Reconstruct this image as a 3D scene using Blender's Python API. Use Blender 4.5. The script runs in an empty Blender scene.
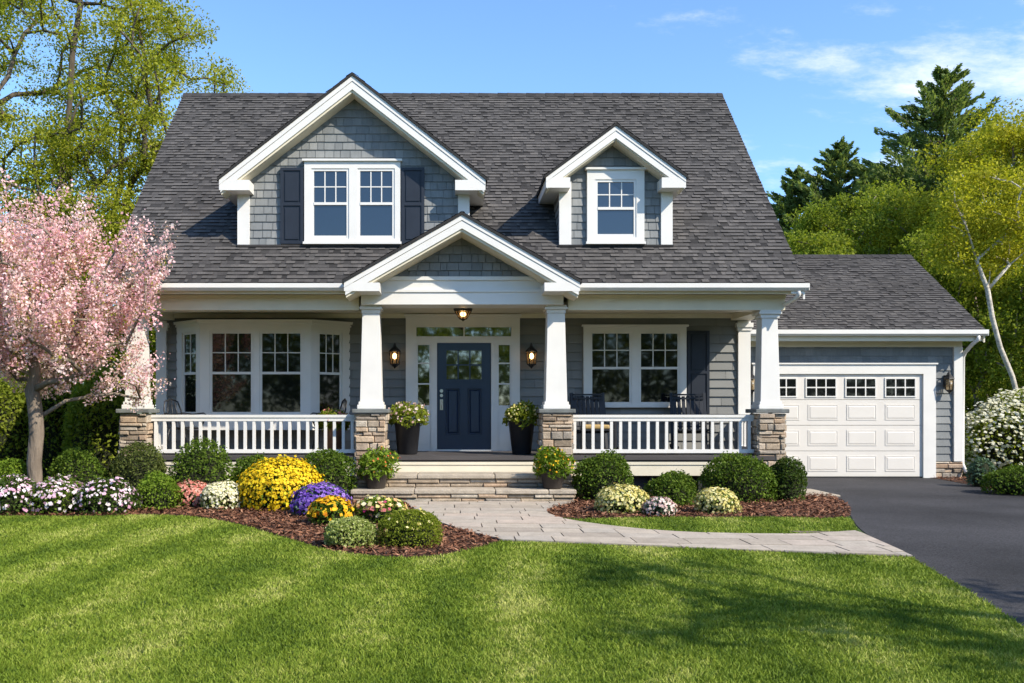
import bpy, math, random
import numpy as np
from mathutils import Matrix, Vector

# ------------------------------------------------------------------ camera, sky, sun, exposure
SC = bpy.context.scene
COL = SC.collection
R = math.radians
FPX, HX, HY, CAMZ = 900.0, 450.0, 410.0, 1.42      # lens in pixels, vanishing point, eye height
cam = bpy.data.objects.new('camera', bpy.data.cameras.new('camera'))
COL.objects.link(cam)
cam.location = (0, 0, CAMZ)
cam.rotation_euler = (R(90), 0, 0)
cam.data.sensor_width = 36.0
cam.data.lens = 36.0 * FPX / 1024
cam.data.shift_x = (512 - HX) / 1024
cam.data.shift_y = (HY - 341.5) / 1024
cam.data.clip_end = 2000
SC.camera = cam

SUN_DIR = Vector((0.91, -0.72, 0.95)).normalized()   # towards the sun
sun_el = math.asin(SUN_DIR.z)
sun_az = math.atan2(SUN_DIR.x, SUN_DIR.y)
W = bpy.data.worlds.new('World')
SC.world = W
W.use_nodes = True
nt = W.node_tree
for n in list(nt.nodes): nt.nodes.remove(n)
wo = nt.nodes.new('ShaderNodeOutputWorld'); bg = nt.nodes.new('ShaderNodeBackground')
sky = nt.nodes.new('ShaderNodeTexSky'); sky.sky_type = 'NISHITA'; sky.sun_disc = False
sky.sun_elevation = sun_el; sky.sun_rotation = sun_az
sky.altitude = 0; sky.air_density = 1.0; sky.dust_density = 0.25; sky.ozone_density = 2.6
bg.inputs['Strength'].default_value = 0.148
# clouds: noise on the sky's own directions, projected on a high flat layer
tc = nt.nodes.new('ShaderNodeTexCoord'); sep = nt.nodes.new('ShaderNodeSeparateXYZ')
nt.links.new(tc.outputs['Generated'], sep.inputs[0])
def wm(op, a, b=None, c=None):
    n = nt.nodes.new('ShaderNodeMath'); n.operation = op
    for i, v in enumerate((a, b, c)):
        if v is None: continue
        if isinstance(v, (int, float)): n.inputs[i].default_value = v
        else: nt.links.new(v, n.inputs[i])
    return n.outputs[0]
zz = wm('MAXIMUM', sep.outputs['Z'], 0.03)
cx = wm('DIVIDE', sep.outputs['X'], wm('ADD', zz, 0.25)); cy = wm('DIVIDE', sep.outputs['Y'], wm('ADD', zz, 0.25))
comb = nt.nodes.new('ShaderNodeCombineXYZ')
nt.links.new(cx, comb.inputs[0]); nt.links.new(cy, comb.inputs[1])
mp = nt.nodes.new('ShaderNodeMapping'); mp.inputs['Scale'].default_value = (1.8, 2.9, 1); mp.inputs['Location'].default_value = (2.2, 4.75, 0); mp.inputs['Rotation'].default_value = (0, 0, 0.18)
nt.links.new(comb.outputs[0], mp.inputs['Vector'])
nz = nt.nodes.new('ShaderNodeTexNoise'); nz.inputs['Scale'].default_value = 2.0; nz.inputs['Detail'].default_value = 9; nz.inputs['Roughness'].default_value = 0.64
nt.links.new(mp.outputs[0], nz.inputs['Vector'])
# more cloud towards the north-east (right of the house)
east = wm('MULTIPLY_ADD', sep.outputs['X'], 0.46, -0.18)
dens = wm('ADD', nz.outputs[0], east)
mr = nt.nodes.new('ShaderNodeMapRange'); mr.interpolation_type = 'SMOOTHSTEP'
mr.inputs[1].default_value = 0.48; mr.inputs[2].default_value = 0.80; mr.inputs[4].default_value = 0.85
nt.links.new(dens, mr.inputs[0])
tint = nt.nodes.new('ShaderNodeMix'); tint.data_type = 'RGBA'; tint.blend_type = 'MULTIPLY'; tint.inputs[0].default_value = 1.0
nt.links.new(sky.outputs[0], tint.inputs[6]); tint.inputs[7].default_value = (0.78, 0.94, 1.08, 1)
mx = nt.nodes.new('ShaderNodeMix'); mx.data_type = 'RGBA'
nt.links.new(mr.outputs[0], mx.inputs[0]); nt.links.new(tint.outputs[2], mx.inputs[6])
mx.inputs[7].default_value = (4.6, 4.75, 5.0, 1)
nt.links.new(mx.outputs[2], bg.inputs['Color']); nt.links.new(bg.outputs[0], wo.inputs['Surface'])

sun = bpy.data.objects.new('sun', bpy.data.lights.new('sun', 'SUN'))
COL.objects.link(sun)
sun.data.energy = 3.8; sun.data.angle = R(0.53); sun.data.color = (1.0, 0.91, 0.77)
sun.location = (30, -16, 30)
sun.rotation_euler = SUN_DIR.to_track_quat('Z', 'Y').to_euler()

SC.view_settings.view_transform = 'Standard'
SC.view_settings.look = 'None'
SC.view_settings.exposure = 0.90
SC.view_settings.gamma = 1.0
SC.view_settings.use_curve_mapping = False
SC.cycles.max_bounces = 6
SC.cycles.transparent_max_bounces = 8

# ------------------------------------------------------------------ materials
MATS = {}
def mat(name, cols, rough=0.7, noise=(6, 0.12), bump=None, transl=0.0, spec=0.3, metal=0.0, noise2=None, stretch=(1, 1, 1), tcol=None):
    m = bpy.data.materials.new(name); m.use_nodes = True
    t = m.node_tree; N = t.nodes; L = t.links
    bs = N['Principled BSDF']
    bs.inputs['Roughness'].default_value = rough
    bs.inputs['Specular IOR Level'].default_value = spec
    bs.inputs['Metallic'].default_value = metal
    if not isinstance(cols[0], (tuple, list)): cols = [cols]
    if len(cols) > 1:
        at_ = N.new('ShaderNodeAttribute'); at_.attribute_name = 'v'
        rp = N.new('ShaderNodeValToRGB')
        e = rp.color_ramp.elements
        while len(e) < len(cols): e.new(0.5)
        for i, c in enumerate(cols):
            e[i].position = i / (len(cols) - 1); e[i].color = (*c, 1)
        L.new(at_.outputs['Fac'], rp.inputs[0]); out = rp.outputs[0]
    else:
        rg = N.new('ShaderNodeRGB'); rg.outputs[0].default_value = (*cols[0], 1); out = rg.outputs[0]
    co = N.new('ShaderNodeTexCoord')
    mpp = N.new('ShaderNodeMapping'); mpp.inputs['Scale'].default_value = stretch
    L.new(co.outputs['Object'], mpp.inputs[0])
    for ns in (noise, noise2):
        if not ns: continue
        nn = N.new('ShaderNodeTexNoise'); nn.inputs['Scale'].default_value = ns[0]; nn.inputs['Detail'].default_value = 5
        L.new(mpp.outputs[0], nn.inputs['Vector'])
        mr_ = N.new('ShaderNodeMapRange'); mr_.inputs[1].default_value = 0.3; mr_.inputs[2].default_value = 0.7
        mr_.inputs[3].default_value = 1 - ns[1]; mr_.inputs[4].default_value = 1 + ns[1]
        L.new(nn.outputs[0], mr_.inputs[0])
        ml = N.new('ShaderNodeMix'); ml.data_type = 'RGBA'; ml.blend_type = 'MULTIPLY'; ml.inputs[0].default_value = 1
        L.new(out, ml.inputs[6]); L.new(mr_.outputs[0], ml.inputs[7]); out = ml.outputs[2]
    L.new(out, bs.inputs['Base Color'])
    if bump:
        bn = N.new('ShaderNodeTexNoise'); bn.inputs['Scale'].default_value = bump[0]; bn.inputs['Detail'].default_value = 6
        L.new(mpp.outputs[0], bn.inputs['Vector'])
        bp = N.new('ShaderNodeBump'); bp.inputs['Strength'].default_value = bump[1]; bp.inputs['Distance'].default_value = bump[2]
        L.new(bn.outputs[0], bp.inputs['Height']); L.new(bp.outputs[0], bs.inputs['Normal'])
    if transl:
        tr = N.new('ShaderNodeBsdfTranslucent'); ms = N.new('ShaderNodeMixShader')
        if tcol:
            mt = N.new('ShaderNodeMix'); mt.data_type = 'RGBA'; mt.blend_type = 'MULTIPLY'; mt.inputs[0].default_value = 1
            L.new(out, mt.inputs[6]); mt.inputs[7].default_value = (*tcol, 1); L.new(mt.outputs[2], tr.inputs[0])
        else: L.new(out, tr.inputs[0])
        ms.inputs[0].default_value = transl
        L.new(bs.outputs[0], ms.inputs[1]); L.new(tr.outputs[0], ms.inputs[2])
        L.new(ms.outputs[0], N['Material Output'].inputs['Surface'])
    MATS[name] = m
    return m

def emit(name, col, strength):
    m = bpy.data.materials.new(name); m.use_nodes = True
    bs = m.node_tree.nodes['Principled BSDF']
    bs.inputs['Base Color'].default_value = (*col, 1)
    bs.inputs['Emission Color'].default_value = (*col, 1); bs.inputs['Emission Strength'].default_value = strength
    return m

def glass_pane(name, col, ior, wob):
    m = bpy.data.materials.new(name); m.use_nodes = True
    t = m.node_tree; bs = t.nodes['Principled BSDF']
    bs.inputs['Base Color'].default_value = (*col, 1); bs.inputs['Roughness'].default_value = 0.03
    bs.inputs['IOR'].default_value = ior; bs.inputs['Specular IOR Level'].default_value = 0.5
    co = t.nodes.new('ShaderNodeTexCoord'); nn = t.nodes.new('ShaderNodeTexNoise')
    nn.inputs['Scale'].default_value = 2.2; nn.inputs['Detail'].default_value = 1
    t.links.new(co.outputs['Object'], nn.inputs['Vector'])
    bp = t.nodes.new('ShaderNodeBump'); bp.inputs['Strength'].default_value = wob; bp.inputs['Distance'].default_value = 0.02
    t.links.new(nn.outputs[0], bp.inputs['Height']); t.links.new(bp.outputs[0], bs.inputs['Normal'])
    return m

M_white = mat('white_paint', (0.69, 0.675, 0.64), 0.45, (3, 0.035), (60, 0.06, 0.002))
M_cream = mat('cream_paint', (0.67, 0.615, 0.48), 0.5, (3, 0.05), (60, 0.06, 0.002))
M_garagedoor = mat('garage_door_paint', (0.66, 0.625, 0.575), 0.4, (2, 0.03))
M_siding = mat('siding_paint', [(0.15, 0.16, 0.163), (0.21, 0.218, 0.217), (0.175, 0.185, 0.187), (0.25, 0.256, 0.25)], 0.65, (3, 0.08), (70, 0.25, 0.004), noise2=(30, 0.08), stretch=(1, 1, 0.25))
M_porchwall = mat('porch_siding_paint', [(0.16, 0.163, 0.157), (0.19, 0.193, 0.186), (0.215, 0.217, 0.208)], 0.65, (3, 0.06), (50, 0.2, 0.003), stretch=(0.3, 1, 1))
M_roof = mat('asphalt_shingle', [(0.030, 0.029, 0.029), (0.060, 0.057, 0.056), (0.080, 0.076, 0.074), (0.090, 0.085, 0.082), (0.115, 0.107, 0.101)], 0.95, (1.1, 0.14), (180, 0.6, 0.004), spec=0.15, noise2=(60, 0.22))
M_ridge = mat('ridge_shingle', [(0.03, 0.03, 0.031), (0.055, 0.052, 0.051)], 0.95, (8, 0.2), (150, 0.5, 0.004), spec=0.15)
M_navy = mat('navy_paint', (0.013, 0.027, 0.060), 0.3, (4, 0.06), spec=0.5)
M_shutter = mat('shutter_paint', (0.020, 0.025, 0.036), 0.45, (4, 0.1))
M_black = mat('black_metal', (0.015, 0.015, 0.016), 0.4, (6, 0.1), spec=0.5)
M_chair = mat('dark_wood_paint', (0.018, 0.021, 0.028), 0.5, (8, 0.2))
M_nickel = mat('satin_nickel', (0.62, 0.58, 0.52), 0.3, (8, 0.05), metal=1.0)
M_deck = mat('deck_board', [(0.055, 0.05, 0.05), (0.075, 0.068, 0.066)], 0.6, (5, 0.15), (30, 0.3, 0.004), stretch=(0.3, 1, 1))
M_dark = mat('underporch_shade_and_seal', (0.03, 0.03, 0.032), 0.8, (5, 0.2))  # near-black stands for shade in the underporch void; also colours posts and seal
M_stone = mat('ledge_stone', [(0.17, 0.13, 0.095), (0.36, 0.285, 0.205), (0.25, 0.22, 0.185), (0.46, 0.35, 0.245), (0.31, 0.215, 0.145), (0.44, 0.385, 0.31), (0.22, 0.185, 0.15)], 0.85, (9, 0.22), (45, 0.7, 0.012), noise2=(40, 0.15))
M_mortar = mat('mortar', (0.11, 0.095, 0.08), 0.9, (20, 0.2))
M_cap = mat('bluestone_cap', (0.145, 0.155, 0.15), 0.8, (6, 0.25), (40, 0.5, 0.008))
M_tread = mat('stone_tread', [(0.33, 0.285, 0.225), (0.39, 0.335, 0.265)], 0.85, (5, 0.2), (35, 0.7, 0.012), noise2=(50, 0.12))
M_paver = mat('paver', [(0.31, 0.265, 0.215), (0.39, 0.335, 0.27), (0.355, 0.315, 0.265), (0.42, 0.345, 0.28)], 0.85, (5, 0.13), (50, 0.4, 0.005), noise2=(40, 0.12))
M_joint = mat('paver_joint', (0.13, 0.105, 0.08), 0.95, (30, 0.25))
M_asphalt = mat('asphalt', (0.040, 0.039, 0.042), 0.9, (0.45, 0.45), (120, 1.0, 0.010), noise2=(60, 0.55), spec=0.25)
M_mulch = mat('mulch', [(0.065, 0.025, 0.013), (0.145, 0.058, 0.030), (0.23, 0.102, 0.054), (0.33, 0.175, 0.105)], 0.9, (14, 0.3), (60, 0.8, 0.02))
M_soil = mat('mulch_bed', (0.052, 0.024, 0.014), 0.95, (25, 0.45), (40, 1.0, 0.04))
M_ground = mat('ground_turf', (0.050, 0.085, 0.018), 0.95, (0.5, 0.25), (40, 0.8, 0.03), noise2=(12, 0.3))
M_pane = glass_pane('window_pane', (0.006, 0.007, 0.008), 1.5, 0.045)
M_paneup = glass_pane('upper_window_pane', (0.012, 0.022, 0.04), 1.75, 0.045)
M_panedoor = glass_pane('door_pane', (0.02, 0.022, 0.012), 2.7, 0.06)
M_bulb = emit('bulb', (1.0, 0.66, 0.30), 5.0)
M_bulboff = mat('unlit_bulb', (0.75, 0.72, 0.66), 0.3)
def lampglass():
    m = bpy.data.materials.new('seeded_glass'); m.use_nodes = True; t = m.node_tree
    gl = t.nodes['Principled BSDF']; gl.inputs['Base Color'].default_value = (0.5, 0.36, 0.2, 1); gl.inputs['Roughness'].default_value = 0.2
    tp = t.nodes.new('ShaderNodeBsdfTransparent'); tp.inputs[0].default_value = (0.92, 0.84, 0.70, 1); ms = t.nodes.new('ShaderNodeMixShader'); ms.inputs[0].default_value = 0.72
    t.links.new(gl.outputs[0], ms.inputs[1]); t.links.new(tp.outputs[0], ms.inputs[2]); t.links.new(ms.outputs[0], t.nodes['Material Output'].inputs['Surface'])
    return m
M_lampglass = lampglass()
M_bark = mat('grey_bark', [(0.15, 0.12, 0.093), (0.25, 0.205, 0.16)], 0.95, (10, 0.3), (25, 0.9, 0.03), stretch=(1, 1, 0.25))
M_palebark = mat('pale_bark', [(0.38, 0.34, 0.28), (0.52, 0.47, 0.40)], 0.9, (8, 0.35), (25, 0.5, 0.02), stretch=(1, 1, 2))
M_darkbark = mat('dark_bark', [(0.07, 0.057, 0.042), (0.13, 0.105, 0.08)], 0.95, (10, 0.3), (25, 0.9, 0.03), stretch=(1, 1, 0.25))
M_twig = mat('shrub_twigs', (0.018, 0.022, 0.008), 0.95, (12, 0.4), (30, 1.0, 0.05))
M_pot = mat('black_glazed_pot', (0.022, 0.022, 0.025), 0.35, (5, 0.2), spec=0.4)
M_potbrown = mat('brown_pot', (0.045, 0.038, 0.034), 0.5, (5, 0.2))
M_terracotta = mat('clay_pot', (0.24, 0.12, 0.07), 0.8, (5, 0.2))
M_cushion = mat('tan_cushion', (0.42, 0.30, 0.13), 0.9, (20, 0.1))

def leafmat(name, a, b, c, transl=0.35, rough=0.65, noise=(1.2, 0.18)):
    return mat(name, [a, b, c], rough, noise, None, transl, 0.12, tcol=(1.25, 1.3, 0.6))
ML_box = leafmat('boxwood_leaf', (0.035, 0.070, 0.008), (0.080, 0.135, 0.014), (0.165, 0.225, 0.028), 0.28)
ML_dark = leafmat('dark_leaf', (0.026, 0.052, 0.009), (0.055, 0.095, 0.015), (0.105, 0.15, 0.025), 0.28)
ML_olive = leafmat('olive_leaf', (0.045, 0.065, 0.014), (0.085, 0.11, 0.025), (0.14, 0.16, 0.045), 0.25)
ML_lime = leafmat('lime_leaf', (0.07, 0.13, 0.012), (0.14, 0.22, 0.02), (0.23, 0.31, 0.035), 0.3)
ML_spring = leafmat('spring_leaf', (0.17, 0.20, 0.014), (0.30, 0.32, 0.028), (0.43, 0.42, 0.07), 0.45)
ML_gold = leafmat('gold_leaf', (0.19, 0.205, 0.012), (0.36, 0.35, 0.024), (0.52, 0.47, 0.06), 0.45)
ML_mid = leafmat('mid_leaf', (0.10, 0.14, 0.014), (0.195, 0.24, 0.026), (0.32, 0.35, 0.05), 0.45)
ML_wood = leafmat('woodland_leaf', (0.055, 0.085, 0.011), (0.105, 0.14, 0.018), (0.18, 0.21, 0.03), 0.4)
ML_needle = leafmat('pine_needle', (0.085, 0.135, 0.045), (0.16, 0.215, 0.070), (0.27, 0.31, 0.11), 0.42)
ML_pink = leafmat('pink_blossom', (0.64, 0.31, 0.40), (0.79, 0.53, 0.59), (0.86, 0.74, 0.76), 0.35, noise=(2, 0.06))
ML_varieg = leafmat('variegated_leaf', (0.13, 0.19, 0.03), (0.31, 0.36, 0.10), (0.60, 0.60, 0.30), 0.3)
ML_blue = leafmat('bluegreen_leaf', (0.06, 0.11, 0.07), (0.10, 0.16, 0.10), (0.15, 0.21, 0.13), 0.25)
def petal(name, a, b, c): return mat(name, [a, b, c], 0.6, (6, 0.06), None, 0.25, 0.2)
MP_yellow = petal('yellow_petal', (0.62, 0.40, 0.01), (0.78, 0.56, 0.015), (0.85, 0.66, 0.03))
MP_cream = petal('cream_petal', (0.66, 0.60, 0.34), (0.78, 0.73, 0.50), (0.82, 0.80, 0.66))
MP_paleyel = petal('pale_yellow_petal', (0.55, 0.47, 0.12), (0.70, 0.62, 0.24), (0.80, 0.74, 0.42))
MP_salmon = petal('salmon_petal', (0.45, 0.10, 0.08), (0.62, 0.24, 0.18), (0.74, 0.45, 0.36))
MP_pinkw = petal('pink_white_petal', (0.62, 0.34, 0.48), (0.78, 0.62, 0.68), (0.82, 0.78, 0.78))
MP_purple = petal('purple_petal', (0.12, 0.05, 0.36), (0.22, 0.11, 0.50), (0.36, 0.22, 0.62))
MP_orange = petal('orange_yellow_petal', (0.70, 0.24, 0.015), (0.78, 0.45, 0.015), (0.82, 0.58, 0.03))
MP_mixed = petal('mixed_petal', (0.50, 0.03, 0.16), (0.72, 0.60, 0.18), (0.80, 0.74, 0.62))
MP_red = petal('red_orange_petal', (0.55, 0.06, 0.03), (0.70, 0.20, 0.06), (0.75, 0.45, 0.10))
MP_blush = petal('blush_petal', (0.62, 0.38, 0.36), (0.76, 0.58, 0.52), (0.80, 0.72, 0.66))
MP_white = mat('white_petal', [(0.68, 0.66, 0.42), (0.80, 0.78, 0.60), (0.86, 0.85, 0.74)], 0.6, (6, 0.06), None, 0.5, 0.2)

def grassmat():
    m = bpy.data.materials.new('grass_blade'); m.use_nodes = True
    t = m.node_tree; N = t.nodes; L = t.links; bs = N['Principled BSDF']
    bs.inputs['Roughness'].default_value = 0.6; bs.inputs['Specular IOR Level'].default_value = 0.2
    a = N.new('ShaderNodeAttribute'); a.attribute_name = 'v'
    rp = N.new('ShaderNodeValToRGB'); e = rp.color_ramp.elements
    e[0].color = (0.082, 0.138, 0.013, 1); e[1].color = (0.46, 0.47, 0.135, 1)
    n1 = e.new(0.5); n1.color = (0.175, 0.250, 0.022, 1)
    n2 = e.new(0.80); n2.color = (0.300, 0.360, 0.055, 1)
    co = N.new('ShaderNodeTexCoord')
    # mowing bands and paler worn patches that belong to the turf itself
    mp1 = N.new('ShaderNodeMapping'); mp1.inputs['Scale'].default_value = (1.25, 0.55, 1); mp1.inputs['Rotation'].default_value = (0, 0, R(-14))
    L.new(co.outputs['Object'], mp1.inputs[0])
    nn = N.new('ShaderNodeTexNoise'); nn.inputs['Scale'].default_value = 0.95; nn.inputs['Detail'].default_value = 4
    L.new(mp1.outputs[0], nn.inputs['Vector'])
    nb = N.new('ShaderNodeTexNoise'); nb.inputs['Scale'].default_value = 5.5; nb.inputs['Detail'].default_value = 3
    L.new(co.outputs['Object'], nb.inputs['Vector'])
    def m2(op, x, y):
        n = N.new('ShaderNodeMath'); n.operation = op
        for i, v in enumerate((x, y)):
            if isinstance(v, (int, float)): n.inputs[i].default_value = v
            else: L.new(v, n.inputs[i])
        return n.outputs[0]
    p = m2('MULTIPLY', m2('SUBTRACT', nn.outputs[0], 0.5), 1.75)
    q = m2('MULTIPLY', m2('SUBTRACT', nb.outputs[0], 0.5), 0.9)
    wv = N.new('ShaderNodeTexWave'); wv.wave_type = 'BANDS'; wv.bands_direction = 'X'; wv.wave_profile = 'SIN'
    mp2 = N.new('ShaderNodeMapping'); mp2.inputs['Rotation'].default_value = (0, 0, R(9)); L.new(co.outputs['Object'], mp2.inputs[0])
    wv.inputs['Scale'].default_value = 0.30; wv.inputs['Distortion'].default_value = 3.0; wv.inputs['Detail'].default_value = 2.0; wv.inputs['Detail Scale'].default_value = 0.9
    L.new(mp2.outputs[0], wv.inputs['Vector'])
    st = m2('MULTIPLY', m2('SUBTRACT', wv.outputs['Fac'], 0.5), 0.32)
    L.new(m2('ADD', st, m2('ADD', m2('MULTIPLY', a.outputs['Fac'], 0.55), m2('ADD', m2('ADD', p, q), 0.24))), rp.inputs[0])
    L.new(rp.outputs[0], bs.inputs['Base Color'])
    tr = N.new('ShaderNodeBsdfTranslucent'); L.new(rp.outputs[0], tr.inputs[0])
    ms = N.new('ShaderNodeMixShader'); ms.inputs[0].default_value = 0.3
    L.new(bs.outputs[0], ms.inputs[1]); L.new(tr.outputs[0], ms.inputs[2]); L.new(ms.outputs[0], N['Material Output'].inputs['Surface'])
    return m
M_grass = grassmat()

# ------------------------------------------------------------------ helpers
ORG = {}
rnd = random.Random(7)
NPR = np.random.default_rng(11)
def at(px, py, d): return Vector(((px - HX) * d / FPX, d, CAMZ + (HY - py) * d / FPX))
def X(px, d): return (px - HX) * d / FPX
def Z(py, d): return CAMZ + (HY - py) * d / FPX

def finish(o, parent):
    COL.objects.link(o)
    if parent is not None: o.parent = parent
    return o
def thing(name, label, cat, loc=(0, 0, 0), group=None):
    o = bpy.data.objects.new(name, None); COL.objects.link(o)
    o.location = loc; o.empty_display_size = 0.2
    o['label'] = label; o['category'] = cat
    if group: o['group'] = group
    ORG[o.name] = Vector(loc)
    return o
def tag(o, label=None, cat=None, group=None, kind=None):
    if label: o['label'] = label
    if cat: o['category'] = cat
    if group: o['group'] = group
    if kind: o['kind'] = kind
    return o
def copy_tree(o, parent=None):
    c = o.copy(); COL.objects.link(c)
    if parent is not None: c.parent = parent
    for ch in list(o.children): copy_tree(ch, c)
    return c
def dup(root, loc, label, rz=None):
    kids = list(root.children)
    c = root.copy(); COL.objects.link(c); c.location = loc
    if rz is not None: c.rotation_euler = (0, 0, rz)
    c['label'] = label
    for k in kids: copy_tree(k, c)
    return c

def frame(origin, xdir=(1, 0, 0), zdir=(0, 0, 1)):
    x = Vector(xdir).normalized(); z = Vector(zdir).normalized(); y = z.cross(x)
    m = Matrix((( x.x, y.x, z.x, origin[0]), (x.y, y.y, z.y, origin[1]), (x.z, y.z, z.z, origin[2]), (0, 0, 0, 1)))
    return m
IDM = Matrix.Identity(4)

def clip(poly, clipper):
    """Sutherland-Hodgman: poly clipped by the convex, counter-clockwise clipper."""
    out = poly
    n = len(clipper)
    for i in range(n):
        ax, ay = clipper[i]; bx, by = clipper[(i + 1) % n]
        ins = lambda p: (bx - ax) * (p[1] - ay) - (by - ay) * (p[0] - ax) >= -1e-9
        src, out = out, []
        for j in range(len(src)):
            p, q = src[j - 1], src[j]
            ip, iq = ins(p), ins(q)
            if ip != iq:
                d1 = (bx - ax) * (p[1] - ay) - (by - ay) * (p[0] - ax)
                d2 = (bx - ax) * (q[1] - ay) - (by - ay) * (q[0] - ax)
                t = d1 / (d1 - d2)
                out.append((p[0] + (q[0] - p[0]) * t, p[1] + (q[1] - p[1]) * t))
            if iq: out.append(q)
        if not out: return []
    return out

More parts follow.
